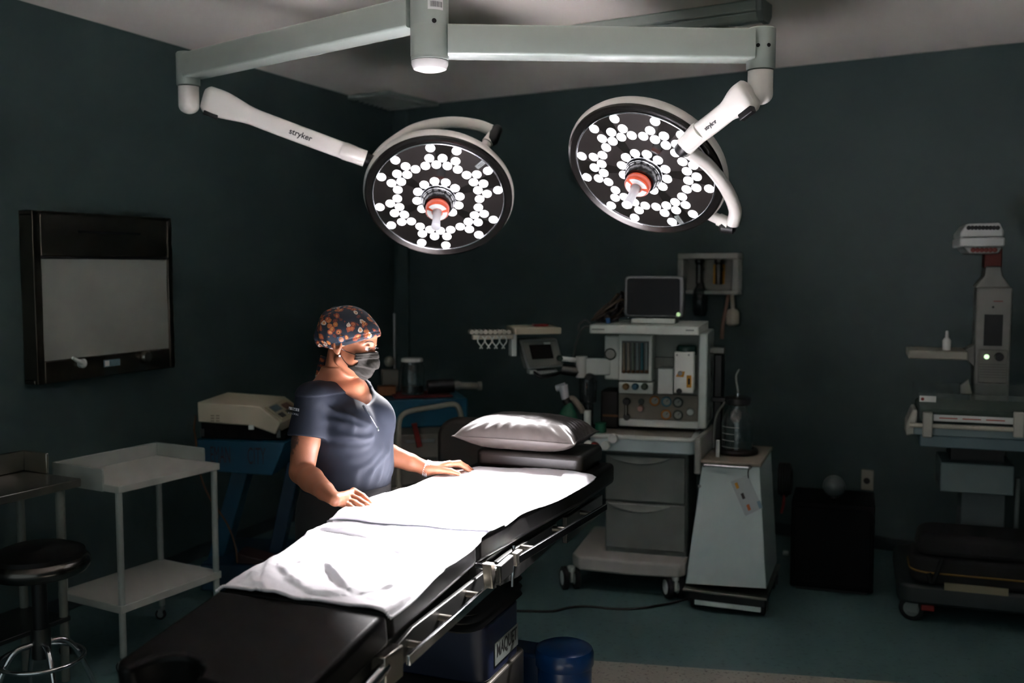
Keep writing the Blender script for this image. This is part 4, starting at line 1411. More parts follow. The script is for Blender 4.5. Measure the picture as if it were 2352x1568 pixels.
def print_mat():
    m = bpy.data.materials.new('printed_cap_cloth'); m.use_nodes = True
    nt = m.node_tree; b = nt.nodes['Principled BSDF']
    tc = nt.nodes.new('ShaderNodeTexCoord')
    def vor(scale, feat='F1'):
        v = nt.nodes.new('ShaderNodeTexVoronoi'); v.inputs['Scale'].default_value = scale; v.feature = feat
        v.inputs['Randomness'].default_value = .75
        return v
    nz = nt.nodes.new('ShaderNodeTexNoise'); nz.inputs['Scale'].default_value = 70; nz.inputs['Detail'].default_value = 2
    nt.links.new(tc.outputs['Object'], nz.inputs['Vector'])
    mv = nt.nodes.new('ShaderNodeVectorMath'); mv.operation = 'MULTIPLY_ADD'
    mv.inputs[1].default_value = (.014, .014, .014)
    nt.links.new(nz.outputs['Color'], mv.inputs[0]); nt.links.new(tc.outputs['Object'], mv.inputs[2])
    v1 = vor(47); nt.links.new(mv.outputs[0], v1.inputs['Vector'])
    def step(sock, a, b2):
        r = nt.nodes.new('ShaderNodeMapRange'); r.inputs[1].default_value = a; r.inputs[2].default_value = b2
        r.inputs[3].default_value = 1; r.inputs[4].default_value = 0
        nt.links.new(sock, r.inputs[0]); return r.outputs[0]
    big = step(v1.outputs['Distance'], .46, .49)
    small = step(v1.outputs['Distance'], .28, .31)
    eye = step(v1.outputs['Distance'], .10, .12)
    sepc = nt.nodes.new('ShaderNodeSeparateColor'); nt.links.new(v1.outputs['Color'], sepc.inputs[0])
    cr = nt.nodes.new('ShaderNodeValToRGB'); cr.color_ramp.interpolation = 'CONSTANT'
    els = cr.color_ramp.elements
    els[0].color = lin((120, 50, 24)) + (1,); els[0].position = 0
    els[1].color = lin((84, 30, 18)) + (1,); els[1].position = .3
    for p, cc in ((.55, (150, 88, 38)), (.72, (170, 158, 144)), (.85, (126, 56, 32))):
        e = els.new(p); e.color = lin(cc) + (1,)
    nt.links.new(sepc.outputs[0], cr.inputs[0])
    cr2 = nt.nodes.new('ShaderNodeValToRGB'); cr2.color_ramp.interpolation = 'CONSTANT'
    e2 = cr2.color_ramp.elements
    e2[0].color = lin((170, 112, 62)) + (1,); e2[1].position = .5; e2[1].color = lin((150, 80, 40)) + (1,)
    nt.links.new(sepc.outputs[1], cr2.inputs[0])
    gate = nt.nodes.new('ShaderNodeMath'); gate.operation = 'GREATER_THAN'; gate.inputs[1].default_value = .10
    nt.links.new(sepc.outputs[2], gate.inputs[0])
    def mul(a, c):
        x = nt.nodes.new('ShaderNodeMath'); x.operation = 'MULTIPLY'; nt.links.new(a, x.inputs[0]); nt.links.new(c, x.inputs[1]); return x.outputs[0]
    def mixc(fac, a, c):
        x = nt.nodes.new('ShaderNodeMix'); x.data_type = 'RGBA'; nt.links.new(fac, x.inputs[0])
        if isinstance(a, tuple): x.inputs[6].default_value = a
        else: nt.links.new(a, x.inputs[6])
        if isinstance(c, tuple): x.inputs[7].default_value = c
        else: nt.links.new(c, x.inputs[7])
        return x.outputs[2]
    col = mixc(mul(big, gate.outputs[0]), lin((5, 21, 36)) + (1,), cr.outputs['Color'])
    col = mixc(mul(small, gate.outputs[0]), col, cr2.outputs['Color'])
    col = mixc(mul(eye, gate.outputs[0]), col, lin((60, 24, 18)) + (1,))
    nt.links.new(col, b.inputs['Base Color'])
    b.inputs['Roughness'].default_value = .75
    return m
M_print = print_mat()
capo = Q.mesh('surgical_cap', M_print, PT, NA)
# square patch on the cap
p, g = Q.hit(784, 779, 3.1, 3.5)
xx = Vector((.93, -.3, .15)); xx = (xx - g * xx.dot(g)).normalized(); yy = g.cross(xx)
Mp = basis(xx, yy, p - NA + g * .001)
m = MB(); m.prism(rr(-.0115, .0115, -.011, .011, .001, 2), 'z', -.002, .0012); m.xf(Mp)
pt_ = m.build('cap_patch', mat('patch_blue', (18, 52, 78), .7), capo)
m = MB(); m.lathe([(0, .0016), (.0085, .0016), (.0095, .0008)], n=24); m.xf(Mp)
m.build('patch_disc', mat('patch_disc', (150, 104, 82), .7), pt_)
# ties hanging at the nape
for (a, b, c_) in (((742, 818), (733, 850), (729, 872)), ((752, 822), (742, 845), (736, 862))):
    pts = spline([atY(*a, 3.43), atY(*b, 3.455), atY(*c_, 3.46)], 5)
    MB().tube([q - NA for q in pts], 1.0, prof=[(-.009, -.0015), (.009, -.0015), (.009, .0015), (-.009, .0015)], up=(0, 1, .1)).build('cap_tie', M_print, capo)

# ------------------------------------------------ face mask with pleats
K = SDF(HD - Vector((.14, .16, .17)), HD + Vector((.16, .14, .03)), .0024)
def resample(Sf, K):
    q = [(K.ax[i].astype(float) - Sf.lo[i]) / Sf.h for i in range(3)]
    A = Sf.F
    for i in range(3):
        j = np.clip(np.floor(q[i]).astype(int), 0, Sf.n[i] - 2); f = (q[i] - j).clip(0, 1)
        sh = [1, 1, 1]; sh[i] = len(j); f = f.reshape(sh).astype(np.float32)
        A = np.take(A, j, i) * (1 - f) + np.take(A, j + 1, i) * f
    return A
K.F = resample(S, K) - .0042
K.ell(Hh(0, .036, -.074), (.050, .055, .050), HM, .015)
K.cap(Hh(0, .088, -.022), Hh(0, .106, -.054), .012, .014, .02)
K.cap(Hh(0, .092, -.076), Hh(0, .078, -.100), .021, .020, .02)
ztop = atY(845, 810, 3.33).z; zflap = atY(808, 840, 3.33).z
e0_ = (S.hit(818, 824, 3.1, 3.5)[0] - HD).dot(hlev); e1_ = (S.hit(799, 842, 3.1, 3.5)[0] - HD).dot(hlev)
def maskcut(X, Y, Z):
    x = X - HD.x; y = Y - HD.y
    fl = x * hlev.x + y * hlev.y
    r = x * hr_.x + y * hr_.y
    top = Z - ztop + .004 * np.clip(-r / .04, -0, 1)
    lo = np.clip((zflap + .003 - Z) / .006, 0, 1)                     # the lower flap reaches further back
    edge = e0_ + (e1_ - e0_) * lo + np.clip((zflap - .004 - Z) * .75, 0, .05) - fl
    bot = (HD.z - .150) - Z
    return np.maximum(np.maximum(top, edge * .7), bot)
K.put(maskcut, HD - Vector((.3, .3, .3)), HD + Vector((.3, .3, .3)), .002, 'and')
def pleats(X, Y, Z):
    r, f, z = hcoord(X, Y, Z)
    # pleats fan out from the cheek
    px_ = f - .030; pz = z + .066
    ang = np.arctan2(pz, np.maximum(px_, 0) + .022)
    zw = Z - ztop
    w = np.clip((z + .118) / .02, 0, 1) * np.clip((-.016 - zw) / .006, 0, 1) * np.clip(px_ / .010, 0, 1)
    saw = np.mod(ang * 2.6 + .1, 1.0)
    tri = np.where(saw < .8, saw / .8, (1 - saw) / .2)
    crum = .0007 * np.sin(f * 260 + z * 120) * np.sin(z * 310 - r * 150) * np.clip(px_ / .02, 0, 1)
    band = .0014 * (np.exp(-((zw + .0035) / .0014) ** 2) + np.exp(-((zw + .013) / .0014) ** 2))
    return ((tri - .5) * .0078 * w - band + crum * w).astype(np.float32)
K.put(pleats, HD - Vector((.3, .3, .3)), HD + Vector((.3, .3, .3)), 0, 'off')
M_mask = mat('grey_black_mask', (32, 30, 26), .8, var=.05, scale=60, bump=.03, bscale=400, spec=.2)
mask = K.mesh('face_mask', M_mask, PT, NA)
def onskin(px, py, off=.0018, d0=3.1, d1=3.5, fld=None):
    p, g = (fld or S).hit(px, py, d0, d1)
    return p + g * off - NA
lp = [onskin(x, y) for x, y in ((783, 800), (795, 806), (806, 811), (817, 815))]
MB().tube(spline(lp, 4), .0011, 6).build('ear_loop', M_black, mask)
lp = [onskin(x, y) for x, y in ((784, 818), (789, 826), (795, 833), (801, 840))]
MB().tube(spline(lp, 4), .0011, 6).build('ear_loop', M_black, mask)
# earring
q = onskin(781, 818, .003)
m = MB(); m.prism(rr(-.0034, .0034, -.0034, .0034, .001, 2), 'z', -.002, .002); m.xf(basis(hf * -1 + hr_ * .2, UP, q))
m.build('earring', mat('clear_stone', (235, 235, 240), .08, metal=.6), PT)
# eyes, brows and lashes
for sx in (1, -1):
    e = Hh(sx * .031, .0756, -.0065)
    ey = MB().sphere(e - NA, .0118, 16, 10).build('eye', mat('eye_white', (222, 212, 206), .2), PT)
    gz = (hf * .97 + HU * -.22).normalized()
    m = MB(); m.lathe([(0, .0122), (.0028, .0121), (.0058, .0106)], e - NA, 14, basis(gz.cross(UP), gz.cross(UP).cross(gz) * -1, (0, 0, 0)).to_3x3())
    zz = basis(gz.cross(UP), UP, (0, 0, 0)).to_3x3()
    m = MB(); m.sphere(e - NA + gz * .0072, (.0056, .0056, .0056), 12, 8)
    m.build('iris', mat('dark_iris', (34, 22, 16), .15), ey)
    ls = []
    for i in range(9):
        a = -1 + 2 * i / 8
        ls.append(e + hr_ * (sx * a * .0125) + hf * (.0125 * (1 - .42 * a * a) + .0012) + HU * (.0012 - .0040 * a * a - (.001 if a > 0 else 0)) - NA)
    MB().tube(ls, [.0004, .0009, .0012, .0014, .0015, .0015, .0014, .0012, .0006], 6).build('lash_line', M_ink, PT)
    for i in range(3, 9):
        a = -1 + 2 * i / 8
        p0 = ls[i]
        MB().tube([p0, p0 + hf * .004 + hr_ * (sx * .0022 * a) + UP * -.0006, p0 + hf * .007 + hr_ * (sx * .005 * a) + UP * .0012], [.0006, .0004, .0001], 5).build('lash', M_ink, PT)
    ll = [e + hr_ * (sx * a * .0115) + hf * (.0118 * (1 - .42 * a * a)) + HU * (-.0055 + .002 * a * a) - NA for a in (-1, -.5, 0, .5, 1)]
    MB().tube(ll, .0006, 5).build('lower_lash_line', mat('brown_liner', (70, 44, 36), .6), PT)
bl = [onskin(x, y, .0006) for x, y in ((833, 790), (840, 786), (848, 784), (856, 786), (862, 791))]
MB().tube(spline(bl, 4), [.0006 + .0018 * math.sin(PI * min(1, (i + 2) / 19)) for i in range(17)], 6).build('eyebrow', mat('brow_brown', (70, 48, 38), .7), PT)

# ------------------------------------------------ zip, sleeve lettering, bracelet
zp = []
for i in range(9):
    p, g = C.hit(834 + (865 - 834) * i / 8, 931 + (981 - 931) * i / 8, 3.1, 3.6)
    zp.append(p + g * .001 - NA)
zp = [zp[0], zp[1], zp[2], zp[3], zp[4], zp[5], zp[6], zp[7], zp[8]]
MB().tube(zp, 1.0, prof=[(-.0042, -.001), (.0042, -.001), (.0042, .001), (-.0042, .001)], up=nf).build('zip_tape', mat('zip_tape', (22, 26, 40), .6), shirt)
MB().tube([q + nf * .0016 for q in zp], .0013, 6).build('zip_teeth', M_chrome, shirt)
m = MB(); m.box(-.003, .003, -.001, .001, -.012, .002); m.xf(Matrix.Translation(zp[-1] + nf * .004)); m.build('zip_puller', M_chrome, shirt, bevel=.0006)
p, g = C.hit(676, 939, 3.0, 3.5)
ax = (UP.cross(g) + UP * -.10).normalized()
if ax.x < 0: ax = -ax
yv = g.cross(ax)
Mx = basis(ax, yv, p - NA + g * .002)
# a cloth strip that follows the sleeve
def strip(px0, px1, pya, pyb, hgt, name, mt, off):
    vsx = []
    n = 8
    for i in range(n + 1):
        x = px0 + (px1 - px0) * i / n; y = pya + (pyb - pya) * i / n
        for dy in (0, hgt):
            q, gg = C.hit(x, y + dy, 3.0, 3.5); vsx.append(q + gg * off - NA)
    return MB().add(vsx, [(2 * i, 2 * i + 1, 2 * i + 3, 2 * i + 2) for i in range(n)]).build(name, mt, shirt)
strip(664, 690, 933.5, 939, 6.5, 'logo_bar', mat('logo_grey', (196, 198, 204), .7), .0012)
M_lg = mat('logo_thread', (190, 192, 198), .7)
def onarc(word, px0, px1, pya, pyb, size, mt, nm):
    n = len(word)
    for i, ch in enumerate(word):
        if ch == ' ': continue
        f = (i + .5) / n
        q, gg = C.hit(px0 + (px1 - px0) * f, pya + (pyb - pya) * f, 3.0, 3.5)
        a = UP.cross(gg); a = a if a.x > 0 else -a
        a = (a - UP * .12).normalized()
        text(ch, size, basis(a, gg.cross(a), q + gg * .0022 - NA), mt, shirt, nm, bold=.0003)
onarc('QUAL', 664, 688, 937.5, 942, .0085, mat('logo_dark', (26, 28, 36), .7), 'logo_letter')
onarc('SCALPEL', 662, 687, 947.5, 953, .0075, M_lg, 'logo_letter')
# bracelet on the left wrist
ad = (WL - EL).normalized()
wc = EL + (WL - EL) * .985
u1_ = ad.cross(UP).normalized(); v1_ = ad.cross(u1_)
br = None
m = MB()
MB().torus(wc - NA, .0258, .0035, basis(u1_, v1_, (0, 0, 0)).to_3x3(), n=36, m=8).build('bracelet', mat('bracelet_metal', (190, 190, 196), .25, 1.0), PT)
bm = []
for row in range(3):
    for k in range(26):
        a = 2 * PI * (k + .5 * (row % 2)) / 26
        bm.append(wc - NA + ad * (-.006 + .006 * row) + (u1_ * math.cos(a) + v1_ * math.sin(a)) * .0280)
m = MB()
for q in bm: m.sphere(q, .0034, 8, 6)
o = m.build('bracelet_stones', mat('bright_stone', (232, 232, 238), .15, .5), PT); o['kind'] = 'stuff'
# ================================================================== ANAESTHESIA MACHINE
def discs(fr, px, py, off, r, h, name, mt, parent, prof=None, n=24):
    """a round thing on a front face"""
    k = fr.L(px, py, off)
    A = basis((1, 0, 0), (0, 0, 1), (0, 0, 0)).to_3x3()      # lathe axis comes out of the face
    pr = prof or [(0, 0), (r, 0), (r, h * .8), (r * .9, h), (0, h)]
    return MB().lathe(pr, k, n, A).build(name, mt, parent)
def pbox(fr, x0, y0, x1, y1, off, depth, name, mt, parent, bevel=.004, **k):
    u0, u1, z0, z1 = fr.rect(x0, y0, x1, y1, off)
    return MB().box(u0, u1, off, off + depth, z0, z1).build(name, mt, parent, bevel=bevel, **k)
def ppoly(fr, pts, off, depth, name, mt, parent, bevel=.003, **k):
    return MB().prism([(fr.L(x, y, off)[0], fr.L(x, y, off)[2]) for x, y in pts], 'y', off, off + depth).build(name, mt, parent, bevel=bevel, **k)

def caster(parent, u, v, r, wd=.022, yaw=0.0, twin=True, mt=None, z_top=None, name='caster'):
    """swivel caster: housing with its wheel as a sub-part"""
    mt = mt or M_grey
    zt = z_top or (2 * r + .03)
    Mx = Matrix.Translation((u, v, 0)) @ Matrix.Rotation(yaw, 4, 'Z')
    m = MB(); m.cyl((0, 0, r * 1.6), (0, 0, zt), r * .35, n=16)
    m.box(-wd * .25, wd * .25, -r * .3, r * .9, r * .7, r * 1.75)
    if not twin:
        m.box(-wd * .95, -wd * .7, -r * .3, r * .6, r * .8, r * 2.1); m.box(wd * .7, wd * .95, -r * .3, r * .6, r * .8, r * 2.1); m.box(-wd * .95, wd * .95, -r * .5, r * .5, r * 2.05, r * 2.15)
    m.xf(Mx)
    h = m.build(name, mt, parent, bevel=.002)
    A = basis((0, 1, 0), (0, 0, 1), (0, 0, 0)).to_3x3()
    for s in ((-1, 1) if twin else (0,)):
        c0 = s * wd * .95
        m = MB(); m.lathe([(0, -wd * .45), (r * .8, -wd * .45), (r, -wd * .3), (r, wd * .3), (r * .8, wd * .45), (0, wd * .45)], (c0, r * .3, r), 28, A)
        m.xf(Mx); w_ = m.build('wheel', M_rubber, h)
        m = MB(); m.lathe([(0, -wd * .5), (r * .55, -wd * .5), (r * .68, -wd * .42), (r * .68, wd * .42), (r * .55, wd * .5), (0, wd * .5)], (c0, r * .3, r), 24, A)
        m.xf(Mx); m.build('wheel_hub', mt, h)
    return h

AP = atY(1470, 1300, 5.28)
AF = FR(AP.x, AP.y, R(-16))
t = thing_fr(AF, 'anaesthesia_machine', 'tall pale grey anaesthesia machine with drawers and gauges behind the table head', 'medical machine')
# wheeled base
u0, u1, _, _ = AF.rect(1308, 1290, 1574, 1300, -.14)
zt_ = AF.L(1440, 1296, -.14)[2]; zb_ = AF.L(1440, 1316, -.14)[2]
poly = [(u0 + .02, .52), (u1 - .02, .52), (u1, .5), (u1, -.08), (u1 - .04, -.125), (u0 + (u1 - u0) * .5, -.15), (u0 + .05, -.13), (u0, -.06), (u0, .5)]
MB().prism(poly, 'z', zb_ - .01, zt_ + .02).build('base', mat('base_pale', (176, 176, 170), .45), t, bevel=.018, seg=4)
for px, py, of in ((1312, 1335, -.10), (1550, 1358, -.10)):
    k = AF.L(px, py, of)
    caster(t, k[0], of, .062, .034, R(28), True, M_pale, zb_)
for u in (u0 + .06, u1 - .06): caster(t, u, .45, .062, .034, R(10), True, M_pale, zb_)
# drawer cabinet
u0, u1, z0, z1 = AF.rect(1390, 1042, 1580, 1268, 0)
MB().box(u0, u1, .012, .5, zt_, z1 + .01).build('drawer_cabinet', mat('cabinet_grey', (104, 110, 106), .5), t, bevel=.014, seg=3)
M_dr = mat('drawer_grey', (116, 122, 118), .5)
for (ya, yb) in ((1046, 1152), (1156, 1262)):
    a0, a1, b0, b1 = AF.rect(1391, ya, 1574, yb, 0)
    d = MB().box(a0, a1, -.008, .012, b0, b1).build('drawer', M_dr, t, bevel=.006)
    c0, c1, _, _ = AF.rect(1397, ya, 1540, ya + 8, -.01)
    n = 14
    po = [(c0 + (c1 - c0) * i / n, b1 - .004) for i in range(n + 1)] + [(c0 + (c1 - c0) * (1 - i / n), b1 - .004 - .042 * math.sin(PI * i / n) ** .7) for i in range(1, n)]
    MB().prism(po, 'y', -.022, -.006).build('drawer_handle', mat('handle_grey', (150, 155, 150), .45), d, bevel=.003)
# work surface
u0, u1, z0, z1 = AF.rect(1352, 1003, 1598, 1040, -.09)
MB().prism(rr(u0, u1, -.09, .46, .05, 6), 'z', z0, z1 - .004).build('work_top', mat('top_pale_blue', (180, 200, 202), .4), t, bevel=.008)
MB().prism(rr(u0 - .004, u1 + .004, -.096, .46, .05, 6), 'z', z1 - .018, z1).build('top_rim', M_pale, t, bevel=.006)
MB().prism(rr(u0 + .05, u1 - .03, -.05, .3, .03, 5), 'z', z1, z1 + .003).build('top_mat', mat('taupe_mat', (128, 122, 112), .5), t)
for i, (px, py, r, mt) in enumerate(((1409, 1006, .026, M_label), (1392, 1022, .024, M_pale), (1366, 1026, .028, M_red), (1352, 1020, .022, M_pale))):
    discs(AF, px, py, -.10, r, .03, 'port_knob', mt, t)
# side post and back column
u0, u1, z0, z1 = AF.rect(1604, 768, 1617, 985, .0)
zs1 = AF.L(1480, 766, -.12)[2]
MB().box(u0, u1 + .015, .0, .42, z0, zs1).build('side_post', mat('post_pale', (196, 208, 202), .45), t, bevel=.008)
ub = AF.L(1420, 930, .12)[0]
MB().box(ub, u0, .12, .42, z0 - .02, zs1).build('back_column', mat('column_grey', (130, 136, 130), .5), t, bevel=.006)
# gauge panel
pbox(AF, 1421, 905, 1606, 980, .10, .02, 'gauge_panel', mat('taupe_panel', (128, 122, 110), .5), t, .003)
pbox(AF, 1421, 965, 1606, 982, .085, .03, 'panel_lip', M_pale, t, .006)
M_gface = mat('gauge_face', (150, 154, 148), .4)
for px, py, ring in ((1504, 920, mat('amber_ring', (176, 110, 30), .5)), (1531, 922, mat('blue_ring', (70, 120, 136), .5)), (1557, 924, mat('dark_ring', (64, 72, 66), .5)), (1530, 952, mat('amber_ring', (176, 110, 30), .5)), (1557, 953, mat('dark_ring', (64, 72, 66), .5))):
    g = discs(AF, px, py, .10, .028, .012, 'pressure_gauge', ring, t)
    discs(AF, px, py, .088, .019, .003, 'gauge_dial', M_gface, g)
    k = AF.L(px, py, .084)
    MB().tube([k, (k[0] + .010, k[1], k[2] + .012)], .0015, 5).build('gauge_needle', M_ink, g)
discs(AF, 1586, 945, .10, .018, .025, 'valve_knob', M_pale, t)
discs(AF, 1472, 937, .10, .016, .03, 'valve_knob', mat('pink_knob', (190, 150, 140), .4), t)
discs(AF, 1473, 922, .10, .016, .012, 'valve_knob', mat('dark_ring', (64, 72, 66), .5), t)
a = AF.L(1438, 921, .08); b = AF.L(1438, 953, .08)
MB().cyl(b, a, .007).build('flow_lever', M_steel, t)
discs(AF, 1440, 921, .10, .02, .03, 'lever_stop', M_black, t); discs(AF, 1440, 957, .10, .018, .02, 'lever_stop', M_dsteel, t)
# upper left module and flowmeters
pbox(AF, 1388, 770, 1424, 872, .03, .38, 'gauge_module', mat('module_pale', (205, 212, 206), .45), t, .01)
g = discs(AF, 1402, 813, .03, .032, .01, 'airway_gauge', mat('dark_ring', (64, 72, 66), .5), t)
discs(AF, 1402, 813, .022, .025, .004, 'gauge_dial', M_gface, g)
fb = pbox(AF, 1420, 768, 1498, 875, .0, .41, 'flowmeter_block', mat('module_pale', (205, 212, 206), .45), t, .008)
pbox(AF, 1428, 783, 1490, 857, -.003, .006, 'flowmeter_window', mat('window_dark', (70, 74, 70), .3), fb, .001)
for i, cc in enumerate(((120, 112, 96), (140, 132, 120), (104, 116, 104), (120, 134, 134), (52, 104, 112), (130, 140, 138))):
    px = 1433 + i * 10.4
    a = AF.L(px, 787, -.008); b = AF.L(px, 852, -.008)
    tb = MB().cyl(b, a, .008, n=12).build('flow_tube', mat('tube_%d_%d_%d' % cc, cc, .25), fb)
    k = AF.L(px, 853, -.010); MB().sphere(k, .010, 10, 8).build('tube_foot', mat('tube_foot', (96, 66, 40), .5), tb)
pbox(AF, 1421, 878, 1500, 904, .0, .14, 'knob_panel', mat('module_pale', (205, 212, 206), .45), t, .006)
for px, cc in ((1438, (136, 106, 60)), (1459.5, (60, 116, 140)), (1481, (70, 84, 66))):
    discs(AF, px, 887, .0, .017, .03, 'flow_knob', mat('knob_%d' % cc[0], cc, .5), t, [(0, 0), (.018, 0), (.018, .02), (.012, .03), (0, .03)], 14)
# recess with a plain box and the vaporizer
pbox(AF, 1500, 768, 1606, 906, .14, .02, 'recess_back', mat('recess_grey', (130, 142, 136), .5), t, .002)
pbox(AF, 1500, 820, 1548, 848, .10, .04, 'shelf_bracket', mat('bracket_grey', (110, 112, 106), .5), t, .003)
pbox(AF, 1511, 846, 1546, 905, .02, .1, 'blank_module', M_pale, t, .004)
vz = pbox(AF, 1548, 808, 1594, 903, -.04, .14, 'vaporizer', mat('vaporizer_pale', (215, 219, 212), .4), t, .006)
k = AF.L(1577, 806, .03)
MB().lathe([(0, -.02), (.052, -.02), (.054, -.005), (.054, .02), (.045, .032), (0, .034)], k, 28).build('vaporizer_dial', mat('deep_green', (8, 48, 44), .4), vz)
ppoly(AF, [(1552, 865), (1558, 853), (1573, 853), (1570, 866)], -.043, .003, 'warning_sticker', M_yellow, vz, 0)
ppoly(AF, [(1577, 862), (1588, 862), (1588, 890), (1577, 890)], -.043, .003, 'warning_sticker', M_yellow, vz, 0)
ppoly(AF, [(1580, 869), (1585, 869), (1585, 883), (1580, 883)], -.045, .002, 'sticker_print', M_ink, vz, 0)
discs(AF, 1562, 857, -.045, .012, .01, 'filler_cap', M_grey, vz); discs(AF, 1560, 898, -.04, .014, .02, 'drain_knob', M_black, vz)
for px in (1555, 1582): discs(AF, px, 815, -.04, .005, .003, 'screw', M_grey, vz)
# top shelf
u0, u1, z0, z1 = AF.rect(1353, 748, 1606, 768, -.12)
M_shelf = mat('shelf_pale', (206, 214, 206), .45)
sh = MB().prism(rr(u0, u1, -.12, .45, .015, 3), 'z', z0, z1).build('top_shelf', M_shelf, t, bevel=.004)
pbox(AF, 1359, 755, 1388, 757.5, -.1215, .002, 'maker_mark', M_grey, sh, 0)
pbox(AF, 1575, 757, 1594, 760, -.1215, .002, 'model_mark', M_grey, sh, 0)
pbox(AF, 1618, 798, 1664, 812, .15, .05, 'side_bracket', mat('bracket_grey', (110, 112, 106), .5), t, .004)
ux = AF.L(1640, 880, .25)[0]
MB().box(ux, ux + .05, .2, .34, z0 - .75, z0 - .12).build('rear_cylinder_yoke', M_black, t, bevel=.01)
# hinged arm carrying the ventilator display
a0 = Vector(AF.L(1388, 841, .05)); a1 = Vector(AF.L(1336, 841, -.02))
m = MB(); m.tube([a0 + Vector((.03, 0, 0)), a1], 1.0, prof=[(-.025, -.045), (.025, -.045), (.025, .045), (-.025, .045)], up=(0, 0, 1))
arm = m.build('display_arm', M_pale, t, bevel=.008)
MB().cyl(a1 + Vector((0, 0, -.06)), a1 + Vector((0, 0, .055)), .032).build('arm_pivot', mat('pivot_pale', (190, 196, 190), .4), arm)
a2 = Vector(AF.L(1290, 836, -.05))
MB().tube([a1 + Vector((0, 0, .03)), a2 + Vector((0, 0, .03))], .014, 10).build('arm_link', M_pale, arm)
MB().tube([a1 + Vector((0, 0, -.03)), a2 + Vector((0, .02, -.03))], .03, 10).build('arm_link', M_dsteel, arm)

# ventilator display (hangs on the arm): case, bezel, screen, knob
DF = FR(AF.W(AF.L(1245, 815, -.1)[0], -.1, 0).x, AF.W(AF.L(1245, 815, -.1)[0], -.1, 0).y, R(12))
td = thing_fr(DF, 'ventilator_display', 'tilted grey ventilator display with a dark screen left of the gauge machine', 'display')
def tilt_poly(fr, pts, off, depth, lean):
    """slab that leans back: upper points further in"""
    L_ = [fr.L(x, y, off) for x, y in pts]
    zm = min(p[2] for p in L_)
    n = len(L_)
    vs = [(p[0], off + (p[2] - zm) * lean, p[2]) for p in L_] + [(p[0], off + depth + (p[2] - zm) * lean, p[2]) for p in L_]
    fs = [tuple(range(n)), tuple(range(n, 2 * n))[::-1]] + [(i, n + i, n + (i + 1) % n, (i + 1) % n) for i in range(n)]
    return MB().add(vs, fs)
tilt_poly(DF, [(1196, 781), (1284, 778), (1298, 842), (1212, 850)], 0, .10, .25).build('case', M_grey, td, bevel=.01, seg=3)
tilt_poly(DF, [(1202, 786), (1280, 783), (1292, 838), (1215, 844)], -.006, .008, .25).build('bezel', mat('bezel_grey', (112, 116, 110), .5), td, bevel=.003)
tilt_poly(DF, [(1217, 793), (1266, 791), (1271, 822), (1223, 825)], -.009, .005, .25).build('screen', mat('dark_screen', (8, 8, 8), .25, spec=.15), td)
tilt_poly(DF, [(1249, 786), (1264, 785.5), (1265, 790), (1250, 790.5)], -.009, .005, .25).build('maker_mark', M_pale, td)
discs(DF, 1284, 822, -.01 + .02, .016, .03, 'dial', mat('dial_green', (30, 56, 50), .5), td)
tilt_poly(DF, [(1228, 852), (1280, 848), (1286, 855), (1240, 862)], .02, .08, .25).build('under_cover', M_grey, td, bevel=.006)
pts = [DF.L(1225, 852, .03), DF.L(1240, 865, .0), DF.L(1270, 862, .0), DF.L(1300, 850, .04), DF.L(1318, 845, .05)]
MB().tube(spline(pts, 5), .009, 8).build('display_cable', M_black, td)
a = Vector(DF.L(1222, 853, .05))
MB().box(a.x - .02, a.x + .02, .02, .09, a.z - .012, a.z + .012).build('foot', M_pale, td, bevel=.003)
# tray on the display
u0, u1, z0, z1 = DF.rect(1184, 752, 1290, 768, -.08)
tr_ = thing_fr(DF, 'display_tray', 'cream tray on top of the ventilator display left of the gauge machine', 'tray')
z0 = max(z0, DF.L(1240, 777, 0)[2] + .002)
MB().box(u0, u1, -.08, .16, z0, z1).build('tray', M_beige, tr_, bevel=.006)
MB().box(u0 + .12, u0 + .2, .0, .06, z1, z1 + .012).build('tray_clip', M_red, tr_, bevel=.002)
MB().box(u0 - .01, u0 + .02, -.02, .05, z0 - .12, z0).build('tray_bracket', M_pale, tr_, bevel=.004)
# hook rail
hr0 = DF.L(1078, 763, -.02); hr1 = DF.L(1184, 766, -.02)
th = thing_fr(DF, 'hook_rail', 'white rail with hose hooks reaching left from the ventilator display tray', 'hook rail')
MB().box(hr0[0] + .015, u0 - .001, -.035, .0, hr1[2] - .028, hr1[2] - .002).build('rail_bar', mat('rail_cream', (186, 182, 168), .45), th, bevel=.004)
for i in range(9):
    px = 1083 + i * 10.6
    k = DF.L(px, 763, -.03)
    MB().cyl((k[0], -.045, k[2] + .002), (k[0], .01, k[2] + .002), .0125, n=14).build('rail_roller', mat('rail_cream', (186, 182, 168), .45), th)
for i in range(4):
    px = 1105 + i * 17
    k = Vector(DF.L(px, 785, -.04))
    m = MB()
    q = [(-.008, -.036), (.004, -.018), (.017, .0), (.015, .02), (.006, .03)]
    m.tube(spline([k + Vector((a, 0, b)) for a, b in q], 4), .0036, 8)
    hk = m.build('hose_hook', M_pale, th)
    m = MB(); m.tube(spline([k + Vector((-a, .004, b)) for a, b in q], 4), .0036, 8); m.build('hook_jaw', M_pale, hk)

